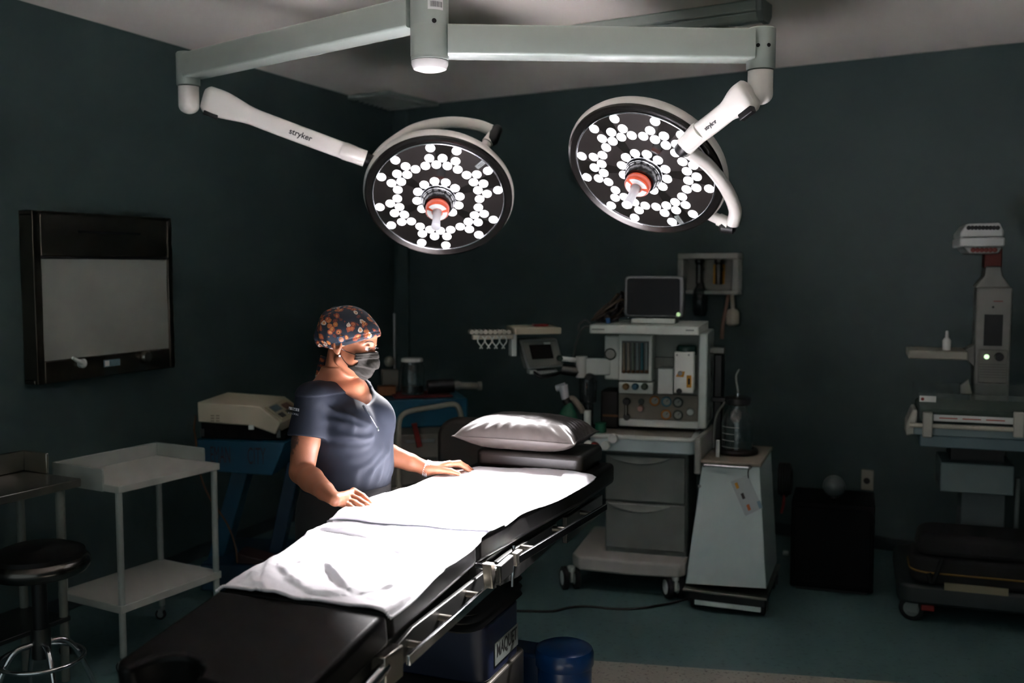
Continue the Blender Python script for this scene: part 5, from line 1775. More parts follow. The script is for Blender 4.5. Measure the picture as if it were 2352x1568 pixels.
# patient monitor on the top shelf
MFm = AF
zsh = z1s = AF.rect(1353, 748, 1606, 768, -.12)[3]
tm = thing_fr(AF, 'patient_monitor', 'dark screened patient monitor standing on the gauge machine shelf', 'monitor')
u0, u1, z0, z1 = AF.rect(1434, 634, 1570, 741, .06)
z0 = zsh + .035
MB().prism(rr(u0, u1, z0, z1, .022, 5), 'y', .06, .15).build('case', mat('monitor_case', (104, 106, 106), .4), tm, bevel=.006)
a0, a1, b0, b1 = AF.rect(1440, 639, 1561, 737, .055)
MB().prism(rr(a0, a1, max(b0, z0 + .012), b1, .014, 4), 'y', .054, .062).build('screen', mat('black_glass', (10, 8, 7), .2, spec=.15), tm)
k = AF.L(1558, 722, .054)
MB().lathe([(0, .003), (.009, .003), (.011, 0)], k, 18, basis((1, 0, 0), (0, 0, 1), (0, 0, 0)).to_3x3()).build('power_light', mat('green_light', (190, 226, 170), .4, emit=(190, 230, 170), estr=.55), tm)
u0, u1, _, _ = AF.rect(1450, 739, 1550, 746, .04)
MB().box(u0, u1, .04, .24, zsh + .0005, zsh + .03).build('foot', M_pale, tm, bevel=.006)
MB().box(u0 + .06, u1 - .06, .12, .2, zsh + .03, zsh + .12).build('neck', M_dsteel, tm, bevel=.004)

# bundle of leads heaped beside the monitor
random.seed(5)
tb = thing_fr(AF, 'cable_bundle', 'brown heap of coiled monitor leads on the shelf left of the monitor', 'cables')
for i in range(9):
    pts = []
    for k in range(7):
        x = AF.L(1362 + random.random() * 70, 740, .1)[0]
        pts.append(Vector((x, .05 + random.random() * .16, zsh + .012 + (random.random() ** 1.3) * (.16 * sstep(1362, 1432, 1362 + 70 * (x - AF.L(1362, 740, .1)[0]) / .19) + .02))))
    MB().tube(spline(pts, 5), .0075, 7).build('lead', M_cable if i % 3 else mat('brown_lead', (74, 60, 46), .5), tb)
b_ = AF.L(1396, 739, .02)
MB().box(b_[0] - .012, b_[0] + .012, .02, .05, zsh + .001, zsh + .03).build('blue_plug', mat('plug_blue', (30, 90, 140), .5), tb, bevel=.004)
# grey hoses looping down from the shelf's left end to the arm
for i, (pp_, nm) in enumerate((([(1362, 752), (1340, 752), (1324, 785), (1318, 820), (1322, 850)], 'hose'), ([(1358, 746), (1345, 735), (1330, 745), (1328, 760)], 'hose'))):
    o = MB().tube(spline([AF.L(x, y, -.02 if k else .0) for k, (x, y) in enumerate(pp_)], 6), .007, 8).build('lead', mat('grey_hose', (64, 70, 68), .5), tb)

# breathing circuit: elbow, green bag, canister
tg = thing_fr(AF, 'breathing_bag', 'green breathing bag hanging from a pale elbow behind the pillow', 'breathing bag')
k = Vector(AF.L(1305, 950, -.12))
m = MB(); m.lathe([(0, -.16), (.04, -.15), (.062, -.09), (.06, -.03), (.04, .02), (.02, .05), (.016, .06), (0, .06)], k, 28)
m.xf(Matrix.Translation(k) @ Matrix.Rotation(R(4), 4, 'Y') @ Matrix.Diagonal((1, .7, 1, 1)) @ Matrix.Translation(-k))
m.build('bag', M_green, tg)
a = Vector(AF.L(1299, 916, -.12)); b = Vector(AF.L(1291, 888, -.12)); c_ = Vector(AF.L(1283, 890, -.12))
MB().tube([k + Vector((0, 0, .055)), a + Vector((0, 0, .0))], .024, 16).build('neck_ring', M_black, tg)
MB().tube([a, b + Vector((.005, 0, .01))], [.021, .026], 16).tube([b + Vector((.02, 0, .005)), c_ + Vector((-.012, 0, -.005))], [.02, .018], 16).build('elbow', mat('elbow_white', (200, 206, 214), .35), tg)
MB().tube(spline([a + Vector((.01, 0, -.01)), Vector(AF.L(1315, 915, -.1)), Vector(AF.L(1332, 934, -.08)), Vector(AF.L(1338, 945, -.06))], 5), .017, 12).build('limb_hose', mat('limb_beige', (140, 132, 118), .5), tg)
tc_ = thing_fr(AF, 'absorber_canister', 'clear absorber canister standing on the work top beside the green bag', 'canister')
zw = AF.rect(1352, 1003, 1598, 1040, -.09)[3] + .0035
k = AF.L(1350, 975, .0)
MB().lathe([(0, 0), (.05, 0), (.052, .01), (.05, .03), (.03, .04), (.03, .15), (.045, .16), (.05, .27), (.045, .3), (.02, .33), (0, .33)], (k[0], .0, zw), 28).build('canister', mat('smoked_glass', (70, 80, 82), .08, trans=.7), tc_)
MB().cyl((k[0] + .01, -.06, zw), (k[0] + .01, -.06, zw + .12), .02).build('valve_dome', M_pale, tc_)
MB().cyl((k[0] + .075, -.02, zw), (k[0] + .075, -.02, zw + .05), .03).build('green_valve', M_green, tc_)
tb2 = thing_fr(AF, 'bellows_unit', 'dark boxed bellows unit with a brown stripe left of the gauge panel', 'bellows')
u0, u1, z0, z1 = AF.rect(1380, 898, 1421, 965, .12)
MB().box(u0, u1 - .004, .12, .3, zw, z1).build('housing', mat('dark_brown_box', (26, 18, 14), .5), tb2, bevel=.006)
pbox(AF, 1384, 952, 1420, 957, .116, .005, 'stripe', mat('brown_stripe', (110, 72, 36), .5), tb2, .001)

# ================================================================== SUCTION CART
SP = atY(1665, 1390, 4.93)
SF = FR(SP.x, SP.y, R(-21))
ts = thing_fr(SF, 'suction_cart', 'pale blue grey tapered suction cart on a black wheeled frame', 'medical cart')
pl = [(1613, 1066), (1745, 1072), (1760, 1352), (1574, 1340)]
L_ = [SF.L(x, y, 0) for x, y in pl]
dep = .48
vs = [(p[0], 0, p[2]) for p in L_] + [(L_[0][0], dep, L_[0][2]), (L_[1][0], dep, L_[1][2]), (L_[2][0], dep + .0, L_[2][2]), (L_[3][0], dep, L_[3][2])]
M_cart = mat('cart_blue_grey', (196, 212, 210), .4, var=.03)
body_ = MB().add(vs, [(0, 1, 2, 3), (7, 6, 5, 4), (0, 4, 5, 1), (1, 5, 6, 2), (2, 6, 7, 3), (3, 7, 4, 0)]).build('cabinet', M_cart, ts, bevel=.004)
ztop = max(L_[0][2], L_[1][2]); zbot = min(L_[2][2], L_[3][2])
MB().box(L_[0][0] - .006, L_[1][0] + .008, -.012, dep + .01, ztop + .001, ztop + .018).build('worktop', mat('tan_top', (140, 130, 116), .5), ts, bevel=.004)
MB().box(L_[0][0] - .04, L_[0][0] - .008, -.01, dep, ztop - .06, ztop + .125).build('splash_panel', mat('splash_grey', (150, 152, 146), .45), ts, bevel=.008)
a = Vector(SF.L(1617, 1068, -.035)); b = Vector(SF.L(1720, 1074, -.035))
MB().cyl(a, b, .008, n=14).build('bar_handle', M_chrome, ts)
for p in (a, b): MB().cyl(p + Vector((0, .034, 0)), p, .010, n=12).build('handle_post', M_dsteel, ts)
ppoly(SF, [(1678, 1106), (1716, 1091), (1752, 1166), (1712, 1185)], -.012, .002, 'tag_card', mat('clear_card', (168, 180, 182), .3), ts, 0)
for (x, y, mt) in ((1692, 1116, M_yellow), (1706, 1140, mat('dark_brown_box', (26, 18, 14), .5)), (1719, 1166, mat('orange_sticker', (190, 104, 44), .6))):
    ppoly(SF, [(x - 5, y - 6), (x + 1, y - 9), (x + 6, y + 4), (x, y + 7)], -.014, .002, 'tag_sticker', mt, ts, 0)
MB().tube([b + Vector((0, .006, 0)), SF.L(1718, 1086, -.014), SF.L(1719, 1098, -.014)], .0025, 6).build('tag_string', M_ink, ts)
ppoly(SF, [(1738, 1152), (1745, 1149), (1752, 1166), (1744, 1168)], -.013, .003, 'tag_tab', mat('tab_blue', (110, 140, 156), .4), ts, 0)
discs(SF, 1607, 1116, 0, .008, .004, 'screw', M_grey, ts)
# wheeled frame
fu0 = SF.L(1568, 1350, -.05)[0]; fu1 = SF.L(1762, 1362, -.05)[0]
zf = zbot - .012
MB().box(fu0, fu1, -.05, dep + .08, zf - .012, zf).build('tray_plate', M_steel, ts, bevel=.002)
MB().box(fu0 + .03, fu1 - .01, -.045, dep + .07, zf - .05, zf - .0125).build('black_frame', M_black, ts, bevel=.003)
MB().box(fu0 + .06, fu1 - .03, -.048, -.03, zf - .075, zf - .051).build('front_strip', M_cart, ts, bevel=.002)
for (px, py, of) in ((1592, 1395, .02), (1752, 1400, .02)):
    u = SF.L(px, py, of)[0]
    caster(ts, u, of, .038, .026, 0, False, M_black, zf - .05)
    caster(ts, u, dep - .02, .038, .026, 0, False, M_black, zf - .05)
# coiled flex hung on the right side
ux = (L_[1][0] + L_[2][0]) / 2 + .01
kc = SF.X(1788, 1098, ux)
hk = Vector((ux, kc[1], kc[2]))
tk = thing_fr(SF, 'power_flex', 'black coiled power flex hanging on the right side of the suction cart', 'cable')
A = basis((0, 1, 0), (0, 0, 1), (0, 0, 0)).to_3x3()
for i in range(5):
    MB().torus(hk + Vector((.008 + .012 * i, .004 * (i % 3), -.006 * (i % 2))), .068 + .004 * (i % 2), .008, A, n=30, m=8, ell=(.62, 1.2)).build('coil', M_black, tk)
MB().tube(spline([hk + Vector((.03, .02, -.08)), hk + Vector((.03, .0, -.14)), hk + Vector((.02, -.02, -.19))], 5), .008, 8).build('flex_tail', M_red, tk)
MB().torus(hk + Vector((.06, .05, -.02)), .07, .006, A, n=30, m=8).build('loose_coil', M_black, tk)
MB().box(hk.x - .004, hk.x + .05, hk.y + .035, hk.y + .07, hk.z - .03, hk.z + .05).build('cable_hook', M_pale, tk, bevel=.004)
kx = SF.X(1808, 1245, ux)
MB().cyl((ux + .0, kx[1] * .8, kx[2]), (ux + .03, kx[1] * .8, kx[2]), .013).build('side_button', M_pale, ts)
# jar with black lid and tube
zj_ = ztop + .0185
kj = SF.Z(1690, 1040, zj_)
tj = thing_fr(SF, 'suction_jar', 'graduated clear suction jar with black lid standing on the suction cart', 'jar')
jx, jy = kj[0] + .005, min(max(kj[1], .12), .3)
MB().lathe([(.0, .0), (.075, .0), (.08, .008), (.08, .16), (.074, .19), (.055, .225), (.048, .24), (.048, .255), (.045, .255), (.045, .238), (.052, .222), (.071, .188), (.077, .16), (.077, .012), (0, .010)], (jx, jy, zj_), 40).build('glass_jar', M_glass, tj)
MB().lathe([(0, .256), (.06, .256), (.066, .262), (.066, .29), (.06, .295), (0, .295)], (jx, jy, zj_), 32).build('lid', M_black, tj)
MB().box(jx - .13, jx - .05, jy - .02, jy + .02, zj_ + .265, zj_ + .29).build('lid_clamp', M_black, tj, bevel=.004)
for i in range(4):
    z = zj_ + .04 + .035 * i
    MB().torus((jx, jy, z), .0808, .0012, n=20, m=5, a0=-150 - 0, a1=-100 + (8 if i % 3 else 25)).build('graduation', M_label, tj)
MB().tube(spline([(jx, jy, zj_ + .295), (jx, jy, zj_ + .33), (jx - .01, jy, zj_ + .40), (jx + .006, jy, zj_ + .44)], 5), .005, 8).build('suction_tube', mat('tube_grey', (140, 144, 140), .4), tj)
MB().lathe([(0, 0), (.012, 0), (.012, .02), (0, .02)], (jx, jy, zj_ + .296), 14).build('tube_port', M_chrome, tj)
MB().tube(spline([(jx - .06, jy - .03, zj_ + .27), (jx - .1, jy - .05, zj_ + .2), (jx - .11, jy - .06, zj_ + .1), (jx - .11, jy - .06, zj_ + .03)], 6), .007, 8).build('side_hose', mat('smoked_hose', (90, 92, 86), .4), tj)
tr2 = thing_fr(SF, 'jar_ring', 'dark ring holder round the foot of the suction jar', 'holder')
MB().torus((jx, jy, zj_ + .016), .095, .014, n=36, m=10).build('ring', mat('dark_brown_box', (26, 18, 14), .5), tr2)
pg = SF.Z(1647, 1050, zj_)
MB().cyl((pg[0], pg[1] + .02, zj_ - .0), (pg[0], pg[1] + .02, zj_ + .085), .010).build('white_peg', M_label, ts)

# ================================================================== BLACK BOX AND GLOBE AT THE BACK WALL
BP = atZ(1906, 1362, 0)
BXF = FR(BP.x, BP.y, R(-19))
u0, u1, _, _ = BXF.rect(1816, 1250, 2008, 1260, 0)
zt2 = BXF.L(1912, 1156, 0)[2]
tb3 = thing_fr(BXF, 'black_cabinet', 'low matt black cabinet standing by the back wall below the socket', 'cabinet')
m = MB(); m.box(u0, u1, 0, .36, .02, zt2); m.build('body', mat('matt_black', (5, 4, 5), .7, spec=.1), tb3, bevel=.008)
MB().box(u0 + .02, u1 - .02, -.008, .002, .05, zt2 - .03).build('door', mat('matt_black', (5, 4, 5), .7, spec=.1), tb3, bevel=.003)
MB().box(u0 + .03, u1 - .03, .03, .33, 0, .02).build('plinth', M_black, tb3)
k = BXF.L(1915, 1140, .15)
tg2 = thing('globe', 'round grey glass globe resting on the black cabinet', 'globe', BXF.W(k[0], .15, zt2))
MB().sphere((0, 0, .062), .06, 24, 14).build('globe_shade', mat('grey_globe', (80, 92, 92), .3), tg2)
MB().cyl((0, 0, 0.0005), (0, 0, .012), .035).build('globe_base', M_black, tg2)

# ================================================================== INFANT WARMER
WP = atY(2275, 1300, 4.95)
WF = FR(WP.x, WP.y, R(-19))
tw = thing_fr(WF, 'infant_warmer', 'tall infant warmer with heater head and screen at the right edge', 'medical machine')
M_wm = mat('warmer_grey', (128, 128, 122), .5)
u0, u1, z0, z1 = WF.rect(2240, 660, 2322, 905, .25)
MB().box(u0, u1, .25, .4, .75, z1).build('column', M_wm, tw, bevel=.01)
m = MB()
zz0 = z1; 
pts = [(2240, 660), (2262, 634), (2265, 612), (2300, 612), (2303, 634), (2322, 660)]
m.prism([(WF.L(x, y, .25)[0], WF.L(x, y, .25)[2]) for x, y in pts], 'y', .25, .4)
m.build('column_shoulder', M_wm, tw, bevel=.006)
u0, u1, z0, z1 = WF.rect(2256, 582, 2302, 613, .28)
MB().box(u0 + .01, u1, .28, .38, z0 - .005, z1 + .03).build('heater_neck', mat('rust_red', (96, 34, 22), .55), tw, bevel=.006)
# heater head reaching forward over the cot
L0 = WF.rect(2206, 512, 2308, 582, -.05)
hz = lambda y: WF.L(2256, y, -.05)[2]
hx = lambda x: WF.L(x, 545, -.05)[0]
hh = MB(); hh.box(hx(2205), hx(2308), -.06, .36, hz(566), hz(545)); hh.build('heater_head', mat('heater_white', (176, 180, 178), .45), tw, bevel=.008)
m = MB(); m.prism([(hx(2207), hz(545)), (hx(2207), hz(533)), (hx(2222), hz(513)), (hx(2297), hz(511)), (hx(2307), hz(530)), (hx(2307), hz(545))], 'y', -.02, .34)
top_ = m.build('heater_top', mat('heater_white', (176, 180, 178), .45), tw, bevel=.008)
for i in range(9):
    discs(WF, 2225 + i * 8.3, 523, -.02, .011, .004, 'top_vent', M_black, top_, n=12)
m = MB(); m.prism([(hx(2215), hz(566)), (hx(2228), hz(582)), (hx(2296), hz(582)), (hx(2306), hz(566))], 'y', -.03, .33)
bot_ = m.build('heater_grille', mat('heater_grey', (130, 134, 132), .5), tw, bevel=.006)
for i in range(6):
    discs(WF, 2235 + i * 10, 574, -.03, .012, .004, 'grille_slot', mat('rust_red', (96, 34, 22), .55), bot_, n=12)
pbox(WF, 2260, 722, 2303, 794, .246, .006, 'screen', M_black, tw, .001)
discs(WF, 2281, 705, .25, .006, .004, 'sensor', M_black, tw)
pbox(WF, 2282, 690.5, 2304, 693, .2485, .002, 'maker_mark', mat('dull_red_print', (120, 60, 52), .5), tw, 0)
pbox(WF, 2247, 803, 2314, 880, .244, .008, 'control_panel', mat('panel_grey', (118, 118, 110), .5), tw, .004)
discs(WF, 2266, 819, .244, .012, .004, 'green_light', mat('bright_green_light', (200, 240, 190), .4, emit=(200, 245, 190), estr=1.6), tw)
discs(WF, 2294, 819, .244, .022, .03, 'knob', M_black, tw)
for i in range(6): pbox(WF, 2250, 836 + i * 6, 2311, 837.5 + i * 6, .242, .002, 'panel_line', mat('panel_line', (90, 90, 84), .5), tw, 0)
# side shelf with a small bottle
u0, u1, z0, z1 = WF.rect(2086, 805, 2222, 824, .15)
MB().box(u0, u1, .12, .4, z0, z1).build('side_shelf', mat('shelf_cream', (150, 148, 136), .5), tw, bevel=.006)
uc = WF.L(2240, 815, .25)[0]
MB().prism([(u1 - .002, z0), (u1 - .002, z1), (uc, z1 + .03), (uc, z0 - .05)], 'y', .27, .37).build('shelf_bracket', M_wm, tw, bevel=.004)
k = WF.L(2174, 800, .2)
tbt = thing('bottle', 'small white bottle standing on the infant warmer shelf', 'bottle', WF.W(k[0], .2, z1), WF.yaw)
MB().lathe([(0, .0005), (.02, .0005), (.021, .05), (.012, .065), (0, .066)], n=20).build('bottle_body', M_label, tbt)
MB().lathe([(0, .066), (.009, .066), (.007, .1), (0, .103)], n=16).build('nozzle', M_label, tbt)
# cot: bed deck, clear walls, rails
bf = -.28
u0 = WF.L(2112, 1028, bf)[0]; u1 = u0 + .95
zA, zB_ = WF.L(2200, 1030, bf)[2], WF.L(2200, 1002, bf)[2]
MB().box(u0, u1, bf, .24, zA, zB_).build('bed_frame', mat('bed_blue_grey', (104, 126, 134), .45), tw, bevel=.006)
zC = WF.L(2200, 978, bf)[2]
MB().box(u0 - .03, u1, bf - .02, .24, zB_ + .001, zC).build('bed_deck', mat('deck_blue_grey', (120, 138, 142), .45), tw, bevel=.005)
zD = WF.L(2200, 905, bf)[2]; zE = WF.L(2200, 945, bf)[2]
MB().box(u0 + .0, u1, bf + .06, .2, zC + .001, zE).build('mattress', mat('green_mattress', (66, 84, 72), .8, var=.4, scale=24), tw, bevel=.012)
M_acr = mat('clear_acrylic', (120, 130, 126), .12, var=0, alpha=.14)
MB().box(u0 - .01, u1, bf - .0, bf + .008, zC + .001, zD).build('front_flap', M_acr, tw, bevel=.002)
MB().box(u0 - .015, u0 - .007, bf + .01, .22, zC + .001, zD).build('side_flap', M_acr, tw, bevel=.002)
MB().box(u0 + .1, u1, .21, .218, zC + .001, zD).build('rear_flap', M_acr, tw, bevel=.002)
pbox(WF, 2112, 909, 2150, 923, bf - .004, .003, 'flap_label', M_label, tw, 0)
discs(WF, 2119, 916, bf - .005, .008, .001, 'label_mark', M_red, tw, n=14)
zr0, zr1 = WF.L(2230, 970, bf - .03)[2], WF.L(2230, 955, bf - .03)[2]
q0 = WF.L(2144, 960, bf - .03)[0]; q1 = WF.L(2328, 960, bf - .03)[0]
rl = MB().box(q0, q1, bf - .034, bf - .026, zr0, zr1).build('scale_strip', M_label, tw, bevel=.002)
for i in range(3):
    x0 = q0 + .02 + i * (q1 - q0 - .04) / 3
    MB().box(x0 + .005, x0 + (q1 - q0) / 3 - .03, bf - .0352, bf - .0342, (zr0 + zr1) / 2 - .0025, (zr0 + zr1) / 2 + .0025).build('scale_mark', mat('scale_red', (170, 70, 52), .5), rl)
ztb = WF.L(2230, 982, bf - .03)[2]
MB().tube([(u0 - .05, bf - .03, ztb), (u1, bf - .03, ztb)], .012, 12).build('front_rail', mat('rail_cream', (186, 182, 168), .45), tw)
for px in (2131, 2341):
    k = WF.L(px, 975, bf - .05); za_, zb2 = WF.L(px, 947, bf - .05)[2], WF.L(px, 1005, bf - .05)[2]
    MB().box(k[0] - .022, k[0] + .022, bf - .055, bf - .015, zb2, za_).build('flap_latch', mat('latch_cream', (172, 172, 162), .45), tw, bevel=.006)
k = WF.L(2097, 970, bf)
MB().prism([(k[0] - .03, ztb - .06), (k[0] - .028, ztb + .0), (k[0] - .0, ztb + .075), (k[0] + .02, ztb + .07), (k[0] + .015, ztb - .05)], 'y', bf + .0, bf + .2).build('end_handle', mat('latch_cream', (172, 172, 162), .45), tw, bevel=.008)
k = WF.L(2205, 905, .0)
MB().lathe([(0, 0), (.04, 0), (.045, .02), (.02, .06), (0, .065)], WF.L(2170, 912, .05), 18).build('probe_cup', M_acr, tw)
MB().prism([(WF.L(x, y, .18)[0], WF.L(x, y, .18)[2]) for x, y in ((2206, 905), (2206, 885), (2224, 870), (2234, 905))], 'y', .18, .2).build('chart_clip', M_wm, tw, bevel=.003)
# under-bed drawer, lift column, base, casters
u0d, u1d, z0, z1 = WF.rect(2160, 1066, 2330, 1134, -.12)
MB().box(u0d, u1d, -.12, .2, z0, z1).build('drawer', mat('drawer_blue_grey', (112, 128, 130), .45), tw, bevel=.006)
MB().box(u0d + .05, u1d - .04, -.05, .22, z1 + .001, zA).build('drawer_hanger', M_black, tw)
u0c, u1c, _, _ = WF.rect(2207, 1180, 2308, 1190, .02)
MB().box(u0c, u1c, .02, .24, .3, z0 - .001).build('lift_column', mat('lift_grey', (92, 102, 102), .5), tw, bevel=.005)
k = WF.L(2335, 1180, .1)
MB().cyl((k[0], .1, .3), (k[0], .1, z0 + .05), .012).build('side_tube', M_grey, tw)
zf0, zf1 = WF.L(2200, 1398, -.35)[2], WF.L(2200, 1352, -.35)[2]
ub0 = WF.L(2062, 1370, -.35)[0]
MB().prism(rr(ub0, ub0 + .9, -.35, .4, .07, 5), 'z', zf0, zf1).build('base', mat('base_dark', (34, 42, 42), .5), tw, bevel=.015)
MB().box(u0c - .02, u1c + .02, .0, .26, zf1 - .01, .3).build('column_foot', M_black, tw)
for (px, py, of) in ((2102, 1440, -.27),):
    k = WF.L(px, py, of)
    caster(tw, k[0], of, .06, .04, R(75), False, M_grey, zf0 + .01)
    caster(tw, k[0], .33, .06, .04, R(75), False, M_grey, zf0 + .01)
    caster(tw, ub0 + .8, of, .06, .04, R(75), False, M_grey, zf0 + .01); caster(tw, ub0 + .8, .33, .06, .04, R(75), False, M_grey, zf0 + .01)
k = WF.L(2120, 1410, -.33)
MB().box(k[0] - .01, k[0] + .05, -.34, -.3, zf0 - .03, zf0 + .0).build('brake_pedal', M_red, tw, bevel=.004)
# black holdall with a yellow stripe on the base
tbag = thing_fr(WF, 'holdall', 'black holdall with a thin yellow stripe lying on the warmer base', 'bag')
ua = WF.L(2092, 1300, -.33)[0]
zt3 = WF.L(2180, 1232, -.33)[2]
m = MB(); zl = zf1 + .001
m.prism(rr(ua, ua + .72, -.33, -.01, .09, 6), 'z', zl, zl + (zt3 - zl) * .55)
m.build('lower_body', mat('bag_black', (9, 9, 9), .8, bump=.1, bscale=60), tbag, bevel=.02, seg=3)
m = MB(); m.prism(rr(ua + .02, ua + .72, -.32, -.02, .09, 6), 'z', zl + (zt3 - zl) * .55, zt3, .94)
m.build('upper_body', mat('bag_black', (9, 9, 9), .8, bump=.1, bscale=60), tbag, bevel=.03, seg=3)
zs_ = WF.L(2200, 1322, -.34)[2]
q = rr(ua - .003, ua + .723, -.333, -.007, .092, 6)
MB().tube([(x, y, zs_) for x, y in q], .005, 6, closed=True).build('yellow_piping', mat('mustard_piping', (120, 92, 36), .6), tbag)
MB().tube(spline([(ua + .08, -.34, zs_ + .0), (ua + .1, -.35, zl + .02), (ua + .14, -.345, zl + .14)], 5), .012, 8).build('strap', mat('bag_black', (9, 9, 9), .8), tbag)
tl_ = thing_fr(WF, 'folded_papers', 'pale folded papers lying under the holdall on the warmer base', 'papers')
u0, u1, z0, z1 = WF.rect(2168, 1358, 2316, 1378, -.345)
MB().box(u0, u1, -.349, -.336, zf1 - .03, zf1 + .022).build('papers', mat('old_paper', (130, 124, 100), .8), tl_)

# flex lying on the floor behind the table
fl = [atZ(x, y, .007) for x, y in ((1170, 1402), (1215, 1403), (1268, 1403), (1310, 1394), (1350, 1392), (1400, 1397), (1450, 1398), (1500, 1392), (1548, 1383), (1590, 1372))]
o = MB().tube(spline(fl, 8), .006, 8).build('floor_cable', M_cable, None)
tag(o, 'dark cable snaking over the floor towards the suction cart', 'cable')

# blue plastic bin by the table foot
bp = atZ(1296, 1480, .40)
tbn = thing('waste_bin', 'round blue plastic bin on the floor right of the table column', 'bin', (bp.x, bp.y, 0), TYAW)
M_bin = mat('bin_blue', (6, 52, 104), .32, coat=.3)
MB().lathe([(0, 0), (.085, 0), (.092, .01), (.10, .33), (.0, .33)], n=40).build('bin_body', M_bin, tbn)
MB().lathe([(.0, .331), (.103, .331), (.106, .336), (.106, .375), (.1, .39), (.085, .397), (0, .40)], n=40).build('lid', M_bin, tbn)
MB().prism(rr(-.24, -.05, -.06, .07, .03, 4), 'z', .001, .37).build('side_box', mat('bin_navy', (10, 40, 74), .4), tbn, bevel=.012)
pl = []
for i in range(7):
    a = R(-118 + 9 * i); pl += [(.1005 * math.cos(a), .1005 * math.sin(a), .16), (.1012 * math.cos(a), .1012 * math.sin(a), .27)]
MB().add(pl, [(2 * i, 2 * i + 2, 2 * i + 3, 2 * i + 1) for i in range(6)]).build('bin_label', mat('label_blue_grey', (60, 84, 110), .5), tbn)
pl = []
for i in range(3):
    a = R(-104 + 9 * i); pl += [(.1014 * math.cos(a), .1014 * math.sin(a), .2), (.102 * math.cos(a), .102 * math.sin(a), .29)]
MB().add(pl, [(2 * i, 2 * i + 2, 2 * i + 3, 2 * i + 1) for i in range(2)]).build('bin_sticker', M_label, tbn)
# ================================================================== LEFT SIDE
# white instrument trolley
ta = Vector((atZ(272, 1117, .82).x, atZ(272, 1117, .82).y, 0)); tb_ = atZ(505, 1063, .82); tcb = atZ(128, 1092, .82)
ang = math.atan2(tb_.y - ta.y, tb_.x - ta.x)
QF = FR(ta.x, ta.y, ang)
lenx = (tb_ - ta).to_2d().length; depy = (tcb - ta).to_2d().length
tt = thing_fr(QF, 'instrument_trolley', 'white enamel two tier trolley with raised rim against the left wall', 'trolley')
M_tr = mat('trolley_white', (168, 170, 162), .42, var=.05)
M_trs = mat('trolley_side', (150, 156, 150), .42, var=.05)
m = MB(); m.box(0, lenx, 0, depy, .788, .82); m.build('tray_top', M_tr, tt, bevel=.003)
m = MB(); m.box(-.004, lenx, depy - .012, depy, .787, .884); m.build('back_rim', M_trs, tt, bevel=.003)
m = MB(); m.prism([(.095, .787), (depy - .012, .787), (depy - .012, .884), (.101, .884), (.095, .878)], 'x', -.004, .006); m.build('left_rim', M_trs, tt, bevel=.002)
m = MB(); m.prism([(.095, .82), (depy - .012, .82), (depy - .012, .884), (.101, .884), (.095, .878)], 'x', lenx - .01, lenx); m.build('right_rim', M_trs, tt, bevel=.002)
MB().box(.0, lenx, .005, depy - .005, .265, .30).build('lower_shelf', M_tr, tt, bevel=.003)
for (u, v) in ((.016, .02), (lenx - .02, .02), (.016, depy - .03), (lenx - .02, depy - .03)):
    MB().cyl((u, v, .07), (u, v, .788), .0145, n=18).build('leg', M_trs, tt)
    caster(tt, u, v, .026, .018, R(25), False, M_grey, .075)
# steel side table, mostly out of the picture
sa = atZ(187, 1098, .86); sb = atZ(0, 1140, .86)
s_dir = math.atan2((sa - sb).y, (sa - sb).x)
STF = FR(sa.x, sa.y, s_dir)
tst = thing_fr(STF, 'steel_table', 'brushed steel table with splashback at the left edge', 'table')
MB().box(-1.0, 0, 0, .36, .825, .86).build('table_top', M_steel, tst, bevel=.004)
MB().box(-1.0, 0, .345, .36, .861, .95).build('splashback', M_steel, tst, bevel=.003)
MB().box(-.012, 0, .2, .345, .861, .95).build('end_upstand', M_steel, tst, bevel=.003)
for (u, v) in ((-.07, .05), (-.95, .05), (-.07, .30), (-.95, .30)):
    MB().cyl((u, v, 0.002), (u, v, .825), .017, n=18).build('leg', mat('grey_leg', (110, 114, 106), .5), tst)
MB().box(-.95, -.05, .03, .32, .26, .28).build('under_shelf', M_dsteel, tst, bevel=.003)
# stool
sp_ = atZ(88, 1290, .60)
ts_ = thing('stool', 'round dark padded stool with chrome foot ring at the lower left', 'stool', (sp_.x, sp_.y, 0), .3)
MB().lathe([(0, .555), (.15, .555), (.165, .56), (.165, .572), (0, .572)], n=40).build('seat_pan', M_steel, ts_)
MB().torus((0, 0, .592), .155, .036, n=48, m=14).build('seat_band', mat('dark_steel_band', (92, 88, 84), .22, 1.0), ts_)
MB().lathe([(0, .575), (.14, .575), (.175, .6), (.17, .64), (.12, .66), (0, .665)], n=40).build('seat', M_leather, ts_)
MB().cyl((0, 0, .28), (0, 0, .556), .028).build('column', M_black, ts_)
MB().cyl((0, 0, .22), (0, 0, .34), .036).build('column_sleeve', M_dsteel, ts_)
for k in range(4):
    a = PI / 2 * k + .4
    pts = spline([(.02 * math.cos(a), .02 * math.sin(a), .28), (.1 * math.cos(a), .1 * math.sin(a), .26), (.16 * math.cos(a), .16 * math.sin(a), .15), (.21 * math.cos(a), .21 * math.sin(a), .012)], 6)
    lg = MB().tube(pts, .011, 12).build('leg', M_chrome, ts_)
    MB().cyl((.21 * math.cos(a), .21 * math.sin(a), 0), (.21 * math.cos(a), .21 * math.sin(a), .03), .016).build('foot_tip', M_rubber, lg)
MB().torus((0, 0, .215), .155, .009, n=56, m=12).build('foot_ring', M_chrome, ts_)

